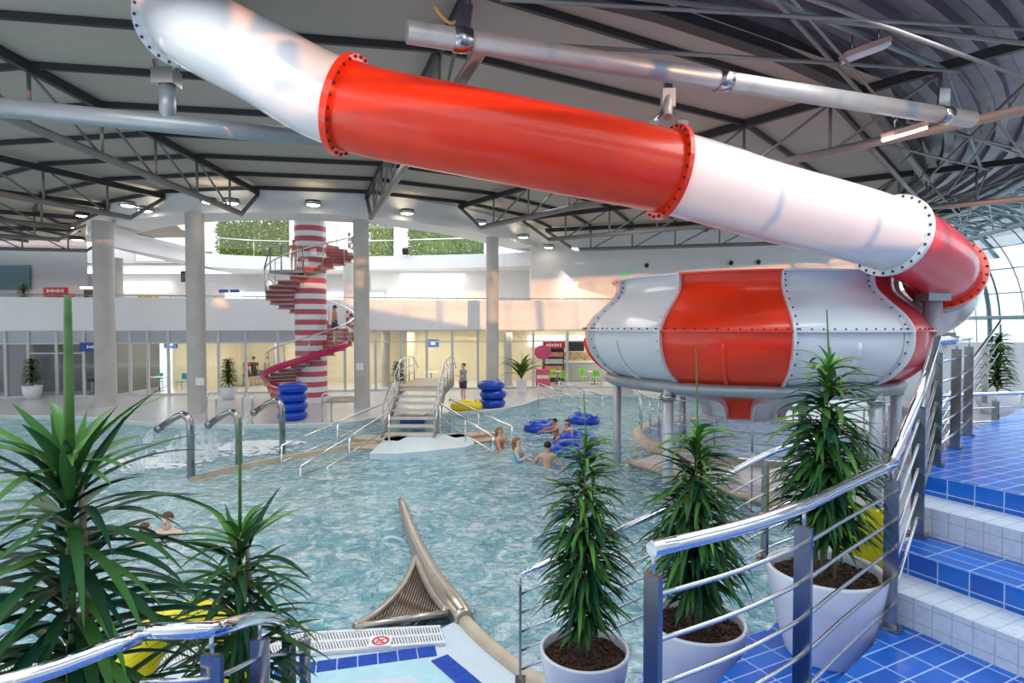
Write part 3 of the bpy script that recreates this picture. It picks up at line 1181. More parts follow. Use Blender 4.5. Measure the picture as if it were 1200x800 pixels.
PU, PL = smoothprof(PROF), smoothprof(PROF2)
base_a = -134.6
SEC = 36
RS_ = .965
PU = [(r * RS_, z) for r, z in PU]
PL = [(r * RS_, z) for r, z in PL]
for k in range(10):
    a0, a1 = base_a + SEC * k, base_a + SEC * (k + 1)
    m = SL_RED if k % 2 == 0 else SL_WHITE
    if k == 2:
        m = SL_PINK
    b = MB()
    b.lathe(PU, 14, BC, R(a0), R(a1))
    b.lathe([(r - 0.03, z) for r, z in PU][::-1], 14, BC, R(a0), R(a1))
    o = b.build('upper_panel', m, bowl)
    o['label'] = 'red upper panel' if k % 2 == 0 else 'white upper panel'
    b = MB()
    b.lathe(PL, 14, BC, R(a0), R(a1))
    o = b.build('lower_panel', m, bowl)
    o['label'] = 'red lower panel' if k % 2 == 0 else 'white lower panel'
    # stiffening rib on each lower panel
    am = R((a0 + a1) / 2)
    b = MB()
    b.tube([V((BC.x + (r + .01) * cos(am), BC.y + (r + .01) * sin(am), z)) for r, z in PL[2:16]], [0.02] + [.05] * 12 + [.02], 8)
    b.build('rib', m, bowl)
    # seam lip
    b = MB()
    full = PU + PL
    aa = R(a0)
    tdir = V((-sin(aa), cos(aa), 0))
    vs, fs = [], []
    for r, z in full:
        for dr, dt in ((-.02, -.02), (.11, -.02), (.11, .02), (-.02, .02)):
            nr = dr
            vs.append(V((BC.x + (r + nr) * cos(aa), BC.y + (r + nr) * sin(aa), z - (0.1 if z < 2.3 and dr > 0 else 0))) + tdir * dt)
    for i in range(len(full) - 1):
        for j in range(4):
            fs.append((i * 4 + j, i * 4 + (j + 1) % 4, (i + 1) * 4 + (j + 1) % 4, (i + 1) * 4 + j))
    b.add(vs, fs, 0)
    seam = b.build('seam_flange', SL_WHITE, bowl)
    # flat bolted strip beside the seam
    b = MB()
    w_ = R(2.2)
    b.lathe([(r + .012, z) for r, z in PU + PL[:-9]], 3, BC, aa - w_ if k % 2 == 0 else aa, aa if k % 2 == 0 else aa + w_)
    b.build('seam_strip', SL_WHITE, bowl)
    if k in (0, 1, 2, 3, 8, 9):
        ab = aa - w_ * .5 if k % 2 == 0 else aa + w_ * .5
        pr_ = (PU + PL[:-9])[1::2]
        for r, z in pr_:
            bolt(V((BC.x + (r + .02) * cos(ab), BC.y + (r + .02) * sin(ab), z)), seam, 0.9)
    # horizontal flange per panel
    b = MB()
    b.lathe([(3.66, 3.38), (3.77, 3.38), (3.77, 3.42), (3.66, 3.42)], 14, BC, R(a0), R(a1), smooth=False)
    hf = b.build('belt_flange', SL_RED if k % 2 == 0 else SL_WHITE, bowl)
    if k in (0, 1, 2, 8, 9):
        for i in range(12):
            x = R(a0 + SEC * (i + .5) / 12)
            bolt(V((BC.x + 3.73 * cos(x), BC.y + 3.73 * sin(x), 3.43)), hf, 1.0)
    b = MB()
    b.lathe([(2.93, 4.5), (3.06, 4.5), (3.06, 4.54), (2.93, 4.54)], 14, BC, R(a0), R(a1), smooth=False)
    b.build('rim_flange', SL_RED if k % 2 == 0 else SL_WHITE, bowl)
MB().lathe([(0.82, 1.42), (0.9, 1.40), (0.9, 1.36), (0.6, 1.36)], 24, BC).build('drain_collar', SL_WHITE, bowl)
MB().torus((BC.x, BC.y, 2.26), 3.10, 0.12, 64, 10).build('support_ring', PIPE, bowl)
for ang in (-138, -62, -20, 40, 100, 150):
    x, y = BC.x + 3.10 * cos(R(ang)), BC.y + 3.10 * sin(R(ang))
    lg = MB().tube([(x, y, -1.3 if ang in (-138, 150, 100) else 0.0), (x, y, 2.28)], 0.11, 14).build('leg', mat('leg_grey', (.5, .52, .55), .4, .3), bowl)
    MB().tube([(x, y, 2.0), (x, y, 2.12)], 0.15, 14).build('collar', STEEL_D, lg)

# ================================================================== striped stair tower
TX, TY = -9.25, 27.5
tower = thing('stair_tower', 'red and white striped round stair tower with a magenta bottom slide', 'stair tower', (TX, TY, 0))
pr_ = []
zt = 0.0
i = 0
nb = int(8.3 / 0.235)
pr_ = [(0.70, 0.235 * j) for j in range(nb + 1)]
m = MB()
m.lathe(pr_, 36, (TX, TY, 0), mif=lambda i: 1 if i % 2 else 0)
m.build('striped_column', [WHITE2, STRIPE], tower)
RATE = 3.8 / (2 * pi)
Z_W = 0.95  # height of the stair at the west side


def stz(a):  # a measured from west, counter-clockwise seen from above (west->south->east)
    return Z_W + RATE * a


def stp(a, r, dz=0.0):
    return V((TX - r * cos(a), TY - r * sin(a), stz(a) + dz))


a = 0.2
TREADR = mat('tread_red', (0.50, 0.09, 0.09), 0.5)
TREADG = mat('tread_grey', (0.30, 0.30, 0.31), 0.5, 0.2)
na = int((7.9 - stz(a)) / 0.19)
for i in range(na):
    aa = a + i * 0.19 / RATE
    da = 0.19 / RATE
    z = stz(aa)
    m = MB()
    p = [(TX - r * cos(x), TY - r * sin(x)) for r, x in ((0.7, aa), (1.95, aa), (1.95, aa + da * 1.15), (0.7, aa + da * 1.15))]
    m.prism(p, z - 0.05, z, 1, 1)
    m.bar(V((p[0][0], p[0][1], z - .10)), V((p[1][0], p[1][1], z - .10)), 0.03, 0.16, 0)
    m.build('tread', [TREADR, TREADG], tower)
amax = a + na * 0.19 / RATE
hr = [stp(x, 1.95, 0.95) for x in [a + (amax - a) * i / 80 for i in range(81)]]
MB().tube(hr, 0.035, 6).build('handrail', STEEL, tower)
for i in range(0, 81, 4):
    x = a + (amax - a) * i / 80
    MB().tube([stp(x, 1.95, -0.05), stp(x, 1.95, 0.95)], 0.02, 5).build('baluster', STEEL, tower)
m = MB()
for i in range(80):
    x0, x1 = a + (amax - a) * i / 80, a + (amax - a) * (i + 1) / 80
    m.quad(stp(x0, 1.94, .1), stp(x1, 1.94, .1), stp(x1, 1.94, .85), stp(x0, 1.94, .85))
m.build('glass_guard', GLASS, tower)
# landing on the camera side
m = MB()
zl = 5.85
p = [(TX - r * cos(x), TY - r * sin(x)) for r, x in ((0.7, 1.0), (2.15, 1.0), (2.2, 1.3), (2.15, 1.75), (0.7, 1.75))]
m.prism(p, zl - .12, zl)
m.build('landing', TREADG, tower)
m = MB()
lp = [(TX - 2.1 * cos(x), TY - 2.1 * sin(x)) for x in (.75, 1.0, 1.3, 1.75)]
m.tube([V((q[0], q[1], zl + 1.0 - (0.9 if i == 0 else 0))) for i, q in enumerate(lp)], .035, 6)
for q in lp[1:]:
    m.tube([V((q[0], q[1], zl)), V((q[0], q[1], zl + 1.0))], .03, 5)
m.build('landing_rail', STEEL_D, tower)
# magenta padded slide edge at the bottom
mg = MB()
pts = [stp(x, 2.05, 0.05 if x > 0 else 0.05 + x * 0.15) for x in [-0.75 + i * 0.12 for i in range(30)]]
mg.tube(pts, 0.14, 10)
mg.build('magenta_edge', MAGENTA, tower)
mg = MB()
xs = [-0.75 + i * 0.1 for i in range(16)]
for x0, x1 in zip(xs[:-1], xs[1:]):
    for k in range(5):
        z0, z1 = -0.2 - k * .16, -0.2 - (k + 1) * .16
        mg.quad(stp(x0, 2.0 - k * .06, max(z0, 0.02 - stz(x0))), stp(x1, 2.0 - k * .06, max(z0, .02 - stz(x1))), stp(x1, 1.97 - k * .06, max(z1, .01 - stz(x1))), stp(x0, 1.97 - k * .06, max(z1, .01 - stz(x0))), k % 2)
mg.build('striped_skirt', [STRIPE, mat('skirt_pale', (0.62, .35, .36), .5)], tower)

# round floor mosaic by the tower
for px, lb in ((395, 'round spiral floor inlay beside the striped stair tower'),):
    p = on(402, 468)
    m = MB()
    for rr, mi in ((1.25, 0), (0.85, 1), (0.5, 0)):
        m.lathe([(rr - .28, 0.012), (rr, 0.012)], 32, (p.x, p.y, 0), mi=0)
    tag(m.build('floor_inlay', mat('inlay_brown', (0.30, 0.25, 0.25), .5), None, (p.x, p.y, 0)), lb, 'floor inlay')

# ================================================================== bridge with stairs
BXC = -3.2
bridge = thing('foot_bridge', 'small stepped steel foot bridge over the pool channel, with handrails', 'bridge', (BXC, 18.6, 0))
TANW = mat('bridge_tread', (0.62, 0.58, 0.52), 0.5, 0, 0.1, 4)
ns_ = 7
for i in range(ns_):
    z = 0.10 + 0.185 * i
    y = 18.4 + 0.44 * i
    MB().box((BXC, y + 0.18, z), (1.55, 0.36, 0.06)).build('tread', TANW, bridge)
MB().box((BXC, 22.9, 0.10 + .185 * 6.4), (1.55, 3.2, 0.10)).build('platform', TAN, bridge)
for s in (-1, 1):
    x = BXC + s * 0.8
    MB().bar((x, 18.2, -0.05), (x, 21.3, 1.17), 0.05, 0.26).build('stringer', mat('bridge_steel', (.33, .27, .22), .4, .5), bridge)
    MB().bar((x, 21.2, 1.17), (x, 24.5, 1.17), 0.05, 0.26).build('stringer', mat('bridge_steel', (0, 0, 0)), bridge)
    for i in range(4):
        z = 0.1 + .185 * i * 2
        y = 18.45 + .88 * i
        MB().tube([(x, y, z - .05), (x, y, z + 0.95)], 0.028, 6).build('post', STEEL, bridge)
    for y in (22.2, 23.2, 24.4):
        MB().tube([(x, y, 1.2), (x, y, 2.2)], 0.028, 6).build('post', STEEL, bridge)
    hrp = spline([(x, 18.42, 0.4), (x, 18.42, 0.98), (x, 18.7, 1.13), (x, 21.1, 2.12), (x, 21.9, 2.25), (x, 24.0, 2.22), (x, 25.4, 1.7)], 6)
    MB().tube(hrp, 0.032, 8).build('handrail', STEEL, bridge)
    for dz in (.3, .6):
        MB().tube([(x, 18.45, 1.05 - dz), (x, 21.2, 2.2 - dz), (x, 24.4, 2.2 - dz)], 0.014, 5).build('rod', STEEL, bridge)
MB().box((BXC - .45, 22.0, 0.05), (0.9, 0.5, .3)).build('blue_step', mat('bridge_blue', (0.01, 0.10, .35), .3), bridge)
# pale apron in front
ap = [on(433, 536, -.05), on(452, 513, 0.05), on(500, 508, .05), on(548, 509, .05), on(556, 522, .0), on(545, 528, -.05), (on(500, 533, -.05)), on(465, 536, -.05)]
m = MB()
m.prism([(q.x, q.y) for q in ap], -0.6, 0.06)
struct(m.build('pool_ledge', mat('apron_blue', (0.62, 0.76, 0.83), .35)))

# side steps into the water, left and right of the bridge
def steps(label, p_top, p_bot, w_, n=5, m_=TAN):
    t = thing('pool_steps', label, 'steps', (p_top.x, p_top.y, 0))
    d = (p_bot - p_top)
    d.z = 0
    dn = d.normalized()
    sx = V((-dn.y, dn.x, 0))
    for i in range(n):
        c = p_top + d * ((i + .5) / n)
        z = 0.06 - 0.10 * i
        q = [c - sx * w_ / 2 - d / n / 2, c + sx * w_ / 2 - d / n / 2, c + sx * w_ / 2 + d / n / 2, c - sx * w_ / 2 + d / n / 2]
        MB().prism([(k.x, k.y) for k in q], -0.6, z, 0, 1).build('step', [m_, mat('step_riser_dark', (.38, .32, .27), .5)], t)


steps('tan steps leading down into the pool left of the foot bridge', on(452, 512), on(375, 545), 1.5)
steps('orange tan steps leading down into the pool right of the foot bridge', on(548, 509), on(592, 522), 1.5, 4, mat('step_orange', (.62, .42, .28), .5))


def slope_rail(label, a, b, h0=0.95, rods=1, npost=3, zlow=None, r=0.03):
    """sloping handrail; a is the upper foot, b the lower foot"""
    t = thing('pool_handrail', label, 'handrail', a)
    up = V((0, 0, h0))
    MB().tube([a + up, b + up * 0.75], r, 8).build('rail', STEEL, t)
    for k in range(rods):
        u = V((0, 0, h0 * (0.5)))
        MB().tube([a + u, b + u * .6], 0.02, 6).build('rod', STEEL, t)
    for i in range(npost):
        q = a.lerp(b, i / max(1, npost - 1))
        h = h0 * (1 - .25 * i / max(1, npost - 1))
        MB().tube([q + V((0, 0, -.3)), q + V((0, 0, h))], r * .8, 8).build('post', STEEL, t)
    return t


slope_rail('sloping handrail of the left pool steps, nearest to the camera', at(456, 520, 17.6), at(352, 567, 14.2) + V((0, 0, -.3)))
slope_rail('sloping handrail of the left pool steps, behind the nearer one', at(449, 507, 19.2), at(330, 545, 15.6) + V((0, 0, -.2)))
slope_rail('sloping handrail of the right pool steps, left one of the pair', at(516, 508, 18.6), at(578, 533, 16.6) + V((0, 0, -.2)))
slope_rail('sloping handrail of the right pool steps, right one of the pair', at(527, 500, 20.2), at(600, 524, 17.6) + V((0, 0, -.1)))
slope_rail('handrail set of the far pool steps below the lime chairs', at(631, 473, 27.0), at(680, 487, 25.5))
slope_rail('second handrail set of the far pool steps below the lime chairs', at(655, 470, 27.8), at(706, 483, 26.5))

# ================================================================== spouts, ladders
def spout(px, pyb, pyt, label, jet):
    base = on(px, pyb, -0.1)
    zt = at(px, pyt, base.y).z
    t = thing('water_spout', label, 'fountain', base, 'steel water spouts')
    r_ = 0.085
    b = base
    pts = [b + V((0, 0, -.4)), V((b.x, b.y, zt - .35))] + [V((b.x - .22 * (1 - cos(x)), b.y + .05 * (1 - cos(x)), zt - .35 + .28 * sin(x))) for x in (.4, .8, 1.2, 1.5)]
    end = pts[-1]
    pts += [end + V((-.25, .1, -.10)), end + V((-.6, .2, -.32))]
    MB().tube(pts, [r_] * (len(pts) - 2) + [r_ * .9, r_ * .95], 12).build('pipe', STEEL_D, t)
    tip = end + V((-.6, .2, -.32))
    m = MB()
    m.tube([tip, tip + V((-.14, .05, -.09))], [r_ * .95, r_ * 1.2], 10)
    m.build('nozzle', STEEL_D, t)
    # water jet falling from the nozzle
    j = MB()
    rows, cols = 14, 9
    vs = []
    for i in range(rows):
        s = i / (rows - 1)
        for c in range(cols):
            u = c / (cols - 1) - .5
            wd = jet * (0.35 + .75 * s)
            fall = tip.z + .05
            q = tip + V((-.12 - .55 * s + u * wd, .05 + u * wd * .4, -(fall) * s * s * .9 - .1 * fall * s))
            q.y += random.uniform(-.03, .03)
            q.x += random.uniform(-.015, .015)
            vs.append(q)
    fs = [(i * cols + c, i * cols + c + 1, (i + 1) * cols + c + 1, (i + 1) * cols + c) for i in range(rows - 1) for c in range(cols - 1)]
    j.add(vs, fs, 0, True)
    tag(j.build('water_jet', JET, None, tip), label.replace('steel gooseneck spout', 'white water jet from the spout'), 'water jet', 'water jets from the spouts', 'stuff')
    # foam patch where it lands
    return t


def jet_mat():
    m = bpy.data.materials.new('jet_water')
    m.use_nodes = True
    nt = m.node_tree
    b = nt.nodes['Principled BSDF']
    b.inputs['Base Color'].default_value = (.85, .9, .95, 1)
    b.inputs['Roughness'].default_value = .3
    tr = nt.nodes.new('ShaderNodeBsdfTransparent')
    mx = nt.nodes.new('ShaderNodeMixShader')
    tc = nt.nodes.new('ShaderNodeTexCoord')
    mp = nt.nodes.new('ShaderNodeMapping')
    mp.inputs['Scale'].default_value = (5, 5, 1.5)
    n = nt.nodes.new('ShaderNodeTexNoise')
    n.inputs['Scale'].default_value = 1.5
    rp = nt.nodes.new('ShaderNodeValToRGB')
    rp.color_ramp.elements[0].position = .30
    rp.color_ramp.elements[1].position = .62
    nt.links.new(tc.outputs['Object'], mp.inputs[0])
    nt.links.new(mp.outputs[0], n.inputs['Vector'])
    nt.links.new(n.outputs['Fac'], rp.inputs[0])
    nt.links.new(rp.outputs[0], mx.inputs[0])
    nt.links.new(tr.outputs[0], mx.inputs[1])
    nt.links.new(b.outputs[0], mx.inputs[2])
    nt.links.new(mx.outputs[0], nt.nodes['Material Output'].inputs['Surface'])
    return m


JET = jet_mat()
spout(224, 560, 482, 'steel gooseneck spout in the pool, nearest of three', .25)
spout(280, 545, 479, 'steel gooseneck spout in the pool, middle of three, with a wide water curtain', 1.2)
spout(331, 531, 466, 'steel gooseneck spout in the pool, right of three, before the blue tubes', .2)
FOAM = mat('foam', (.85, .9, .93), .6, 0, .03)


def foam(px, py, rx, ry, label):
    c = on(px, py, WZ + 0.012)
    m = MB()
    n = 220
    for i in range(n):
        a, r_ = random.random() * 2 * pi, sqrt(random.random())
        s = random.uniform(.04, .16) * (1.3 - r_)
        m.ell(c + V((rx * r_ * cos(a), ry * r_ * sin(a), 0)), (s * 1.6, s, s * .35), 7, 4)
    tag(m.build('foam', FOAM, None, c), label, 'foam', kind='stuff')


foam(186, 541, 1.4, 1.0, 'white foam on the water under the nearest spout jet')
foam(262, 527, 2.2, 1.0, 'white foam on the water under the wide water curtain')
foam(312, 519, 1.2, .5, 'white foam on the water under the right spout jet')


def hoop(px, py, label, h=1.05, w_=0.34):
    b = on(px, py, 0)
    t = thing('pool_ladder_rail', label, 'grab rail', b, 'grab rails at the pool edge')
    for dx in (0,):
        pts = [b + V((-w_ / 2, 0, 0)), b + V((-w_ / 2, 0, h - .15))] + [b + V((-w_ / 2 * cos(x), 0, h - .15 + .15 * sin(x))) for x in (.5, 1.0, 1.57, 2.1, 2.6)] + [b + V((w_ / 2, 0, h - .15)), b + V((w_ / 2, 0, 0))]
        MB().tube(pts, 0.03, 8).build('hoop', STEEL, t)
    return t


hoop(248, 496, 'steel grab rail hoop at the pool edge just right of the column')
hoop(290, 496.5, 'steel grab rail hoop at the pool edge before the potted palm')
hoop(338, 482, 'steel grab rail hoop standing behind the left blue tube stack')
hoop(383, 494.5, 'steel grab rail hoop at the pool edge below the striped tower')

# ================================================================== inner tubes
def ring_proto(label, m, Rr=0.36, r=0.18):
    t = thing('swim_ring', label, 'swim ring')
    MB().torus((0, 0, 0), Rr, r, 40, 16, sq=.95).build('tube', m, t)
    v = MB()
    v.tube([(Rr * .8, 0, r * .9), (Rr * .8, 0, r * 1.06)], .025, 8)
    v.build('valve', BLACK, t)
    for a in (0.6, 3.7):
        h = MB()
        h.tube([(Rr * cos(a + x) * 1.12, Rr * sin(a + x) * 1.12, r * (.93 + .25 * cos(x * 5))) for x in (-.3, -.15, 0, .15, .3)], .018, 6)
        h.build('handle', m, t)
    return t


pr_ring = ring_proto('x', BLUET)
used = False
sA = on(338, 494, 0)
sB = on(576, 479, 0)
names4 = ['lowest', 'second from the bottom', 'third from the bottom', 'topmost']
for i in range(4):
    place(pr_ring, used, V((sA.x + random.uniform(-.04, .04), sA.y + .5, 0.175 + .335 * i)), i * 1.3, 'blue swim ring, %s of the stack by the striped tower' % names4[i], 'stack of blue swim rings by the tower')
    used = True
names3 = ['lowest', 'middle', 'topmost']
for i in range(3):
    place(pr_ring, True, V((sB.x + (0, .05, -.05)[i], sB.y + .55, 0.19 + .37 * i)), i * 1.7, 'blue swim ring, %s of the stack before the warm lit column' % names3[i], 'stack of blue swim rings by the column', scale=1.08)
for px, py, lb, tilt, sc_ in ((634, 504, 'blue swim ring floating left of the boy, far side of the bathers', 0, 1.12), (684, 495, 'blue swim ring floating farthest back, alone on the open water', 0, 1.12),
                      (679, 519, 'blue swim ring floating right beside the girl', .12, 1.15), (668, 531, 'blue swim ring floating nearest, beside the man seen from behind', .1, 1.15)):
    p = on(px, py, WZ)
    o = place(pr_ring, True, V((p.x, p.y, WZ + 0.10)), random.random() * 6, lb, 'blue swim rings floating on the water', scale=sc_)
    o.rotation_euler = (tilt, tilt * .5, o.rotation_euler.z)
p = on(545, 483, 0)
yr = ring_proto('yellow swim ring lying on the deck beside the blue ring stack', YELLOW, .48, .2)
yr.location = (p.x, p.y + .6, .19)
# ================================================================== FOREGROUND STAIRS
ANG = atan2(0.447, 0.894)
EN = V((cos(ANG), sin(ANG), 0))
ET = V((sin(ANG), -cos(ANG), 0))


def nt(n_, t_):
    p = EN * n_ + ET * t_
    return (p.x, p.y)


B1, B2, GR = (0.004, 0.095, 0.50), (0.006, 0.15, 0.66), (0.40, 0.58, 0.85)
TB_H = tile_mat('blue_tile_top', B1, B2, GR, 0.115, 0.235, ANG, 'xy', 0.035, 0.22)
TB_V = tile_mat('blue_tile_riser', B1, B2, GR, 0.17, 0.1113, ANG, 'yz', 0.035, 0.22, (0, 0.0386))
TW_H = tile_mat('white_tile_top', (0.74, 0.78, 0.82), (0.68, 0.74, 0.80), (0.50, 0.58, 0.66), 0.15, 0.10, ANG, 'xy', 0.04, 0.25)
TW_V = tile_mat('white_tile_riser', (0.70, 0.75, 0.80), (0.64, 0.71, 0.78), (0.48, 0.56, 0.64), 0.10, 0.10, ANG, 'yz', 0.04, 0.25)
TL_H = tile_mat('blue_tile_floor', B1, B2, GR, 0.235, 0.115, ANG, 'xy', 0.04, 0.22)

st = []
def stepblock(name, poly, z0, z1, mats):
    m = MB()
    m.prism(poly, z0, z1, 0, 1)
    return struct(m.build(name, mats))


TR_ = 1.6
rail_xy = [(0.495, 2.1), (0.9, 2.33), (1.286, 2.61), (1.63, 2.92), (2.19, 3.41)]
landing = rail_xy + [(2.26, 3.49), nt(3.60, TR_), (3.4, -2.5), (-3, -2.5), (-3, 1.55), (-1.75, 1.55), (-1.2, 1.92)]
stepblock('floor_landing', landing, 0.0, 1.75, [TL_H, TB_V])
stepblock('stair_step', [nt(3.58, -2.11), nt(3.58, TR_), nt(3.95, TR_), nt(3.95, -2.29)], 1.0, 1.935, [TW_H, TW_V])
stepblock('stair_step', [nt(3.89, -2.29), nt(3.89, TR_), nt(4.40, TR_), nt(4.40, -2.40)], 1.0, 2.076, [TB_H, TB_V])
stepblock('stair_step', [nt(4.31, -2.37), nt(4.31, TR_), nt(4.70, TR_), nt(4.70, -2.60)], 1.0, 2.267, [TW_H, TW_V])
PLAT = [nt(4.64, -2.55), nt(4.64, TR_ + .5), nt(12, TR_ + .5), nt(12, -4.6), nt(6.57, -3.27)]
stepblock('floor_platform', PLAT, 0.0, 2.41, [TL_H, TB_V])
# ledges below the landing that carry the pots
stepblock('stair_ledge', [(0.9, 2.33), (1.286, 2.61), (1.63, 2.92), (2.26, 3.49), (2.46, 3.79), (2.75, 4.05), (3.0, 4.36), (3.2, 5.2), (2.3, 4.75), (1.76, 3.95), (1.19, 3.34), (0.6, 2.7)], 0.0, 1.50, [TL_H, TB_V])
stepblock('stair_ledge', [(2.3, 4.75), (1.76, 3.95), (1.19, 3.34), (0.7, 3.0), (0.6, 3.5), (0.93, 4.35), (1.25, 4.8), (2.3, 5.1)], 0.0, 0.88, [TL_H, TB_V])
stepblock('stair_ledge', [(0.25, 3.4), (0.6, 3.5), (0.93, 4.35), (1.25, 4.8), (1.0, 5.0), (0.15, 5.0)], 0.0, 0.44, [TL_H, TB_V])
stepblock('stair_ledge', [(-2.9, 2.3), (-1.45, 2.3), (-1.55, 4.2), (-2.9, 4.2)], 0.0, 0.95, [TL_H, TB_V])
for i in range(8):
    y0 = 2.0 + i * 0.36
    x0 = -1.12 - 0.16 * i * .36 / .36 * .9
    stepblock('stair_step', [(x0, y0), (x0 + .85, y0), (x0 + .75, y0 + .40), (x0 - .1, y0 + .40)], 0.0, 1.55 - i * 0.19, [TB_H, TB_V])


# ---- railings
def railing(label, path_, h, zs, posts, rods=5, pr=0.028, spacing=0.165, post_ang=None, name='stair_railing', smooth=4, top0=None):
    """path_: list of (x,y); zs: floor heights below each point; posts: params along the polyline (index floats)"""
    P = [V((x, y, z)) for (x, y), z in zip(path_, zs)]
    sp_ = spline(P, smooth) if smooth > 1 else P
    t = thing(name, label, 'railing', P[0])
    top = [p + V((0, 0, h)) for p in sp_]
    o = MB()
    o.tube(top, pr, 16)
    o.build('handrail', CHROME, t)
    for k in range(rods):
        zz = h - 0.17 - spacing * k
        if zz < 0.03:
            continue
        MB().tube([p + V((0, 0, zz)) for p in sp_], 0.0095, 8).build('rod', STEEL, t)
    for f in posts:
        i = min(int(f), len(P) - 2)
        fr_ = f - i
        seg_ = sp_[i * smooth:(i + 1) * smooth + 1] if smooth > 1 else sp_[i:i + 2]
        q = fr_ * (len(seg_) - 1)
        a_ = min(int(q), len(seg_) - 2)
        p = seg_[a_].lerp(seg_[a_ + 1], q - a_)
        d = (seg_[a_ + 1] - seg_[a_])
        ang = atan2(d.y, d.x)
        po = MB()
        po.box(p + V((0, 0, (h - 0.09) / 2)), (0.022, 0.075, h - 0.09), ang)
        ob = po.build('post', STEEL_D, t)
        MB().tube([p + V((0, 0, h - 0.1)), p + V((0, 0, h - 0.01))], 0.008, 8).build('pin', STEEL, ob)
        MB().box(p + V((0, 0, 0.012)), (0.09, 0.12, 0.018), ang).build('base_plate', STEEL_D, ob)
    return t


R1 = railing('curved steel railing with bright handrail around the blue tiled landing', rail_xy, 0.955, [1.75] * 5, [0.02, 2.0, 3.98])
up_xy = [(2.19, 3.41), (2.74, 4.0), (3.29, 4.62)]
R2 = railing('steep steel railing climbing beside the blue and white steps', up_xy, 0.97, [1.75, 2.076, 2.43], [0.98, 1.0], smooth=1, rods=5)
R3 = railing('steel railing along the edge of the upper blue platform', [(3.29, 4.62), (3.92, 5.26), (4.53, 5.91)], 0.97, [2.41, 2.41, 2.41], [0.02, 1.0, 1.98], smooth=1)
# outer railing behind the potted plants
R4 = railing('steel railing behind the three white plant pots', [(0.06, 5.08), (0.7, 5.06), (1.4, 5.05), (2.3, 5.2), (3.1, 5.5)], 0.93, [0.42, 0.72, 1.05, 1.47, 1.55], [0.02, 1.9, 2.9, 3.9])
# bottom left railing
R5 = railing('polished railing at the bottom left corner before the large leaves', [(-1.75, 1.58), (-1.45, 1.75), (-1.26, 1.99)], 0.70, [1.75, 1.75, 1.75], [0.3], rods=2)
R6 = railing('descending steel railing behind the polished one at bottom left', [(-1.26, 2.0), (-1.03, 2.02), (-1.07, 2.5), (-1.25, 3.3), (-1.44, 4.1)], 0.93, [1.53, 1.53, 1.33, 0.9, 0.47], [1.0, 2.0, 3.0, 3.98], rods=4)
# rails at the far right of the platform
R7 = railing('low steel railing at the far right edge of the blue platform', [(5.0, 7.0), (7.2, 7.6), (9.6, 8.2)], 0.62, [2.05, 2.05, 2.05], [0.4, 1.0, 1.6], smooth=1, rods=4, pr=0.022, name='platform_railing')
R8 = railing('sloping steel railing going down behind the platform at far right', [(5.2, 7.4), (6.6, 8.6), (8.0, 9.8)], 0.95, [1.3, 2.0, 2.6], [0.1, 0.8, 1.5], smooth=1, rods=3, pr=0.022, name='platform_railing')
# railings around the splash basin deck
def ring_rail(label, c, r_, a0, a1, h, z0, npost, rods=3):
    t = thing('basin_railing', label, 'railing', c)
    pts = [V((c[0] + r_ * cos(R(a)), c[1] + r_ * sin(R(a)), z0)) for a in [a0 + (a1 - a0) * i / 24 for i in range(25)]]
    MB().tube([p + V((0, 0, h)) for p in pts], 0.03, 8).build('handrail', STEEL, t)
    for k in range(rods):
        MB().tube([p + V((0, 0, h * (k + .7) / (rods + 1))) for p in pts], 0.014, 6).build('rod', STEEL, t)
    for i in range(npost):
        p = pts[int(i * 24 / (npost - 1))]
        MB().tube([p, p + V((0, 0, h))], 0.024, 8).build('post', STEEL, t)


ring_rail('curved steel railing on the near side of the splash basin', (BX, BY, 0), BR + .1, -160, -40, 1.15, 0.3, 9)
ring_rail('curved steel railing on the left side of the splash basin', (BX, BY, 0), BR + .1, 165, 205, 1.1, 0.3, 4)
R9 = railing('plain steel railing on the white deck behind the third plant', [(3.3, 11.6), (5.0, 10.9), (6.6, 10.3)], 1.0, [0, 0, 0], [0.05, 0.7, 1.3, 1.95], smooth=1, rods=4, pr=0.025, name='deck_railing')
R10 = railing('steel railing deep in the right background under the bowl', [(8.0, 13.6), (10.5, 13.0), (13.0, 13.0)], 1.05, [0, 0, 0], [0.05, 0.5, 1.0, 1.5, 1.95], smooth=1, rods=5, pr=0.025, name='deck_railing')
R11 = railing('steel railing of the lower stairs right of the bowl', [(6.0, 8.4), (7.6, 9.8), (9.2, 11.2)], 1.0, [1.6, 0.9, 0.2], [0.1, 0.9, 1.8], smooth=1, rods=5, pr=0.025, name='deck_railing')


# ================================================================== plants
def leaf(m, tones, o, az, L, w_, e0, e1, tone, seg=6, twist=0.0):
    """strap leaf starting at o, azimuth az, elevation bending from e0 to e1"""
    d = V((cos(az), sin(az), 0))
    side = V((-sin(az), cos(az), 0))
    p = V(o)
    vs = []
    for i in range(seg + 1):
        s = i / seg
        e = e0 + (e1 - e0) * s ** 0.8
        wd = w_ * (sin(pi * min(1, s * 0.92 + 0.08) ** 0.75)) * .5 + 0.0015
        up_ = V((-d.x * sin(e), -d.y * sin(e), cos(e)))
        sd = (side * cos(twist * s) + up_ * sin(twist * s))
        vs += [p - sd * wd + up_ * wd * .35, p, p + sd * wd + up_ * wd * .35]
        p = p + (d * cos(e) + V((0, 0, sin(e)))) * (L / seg)
    fs = []
    for i in range(seg):
        for k in range(2):
            fs.append((i * 3 + k, i * 3 + k + 1, (i + 1) * 3 + k + 1, (i + 1) * 3 + k))
    m.add(vs, fs, 0, True)
    tones += [max(0, min(1, tone + (0.06 if j % 3 == 1 else 0))) for j in range(len(vs))]


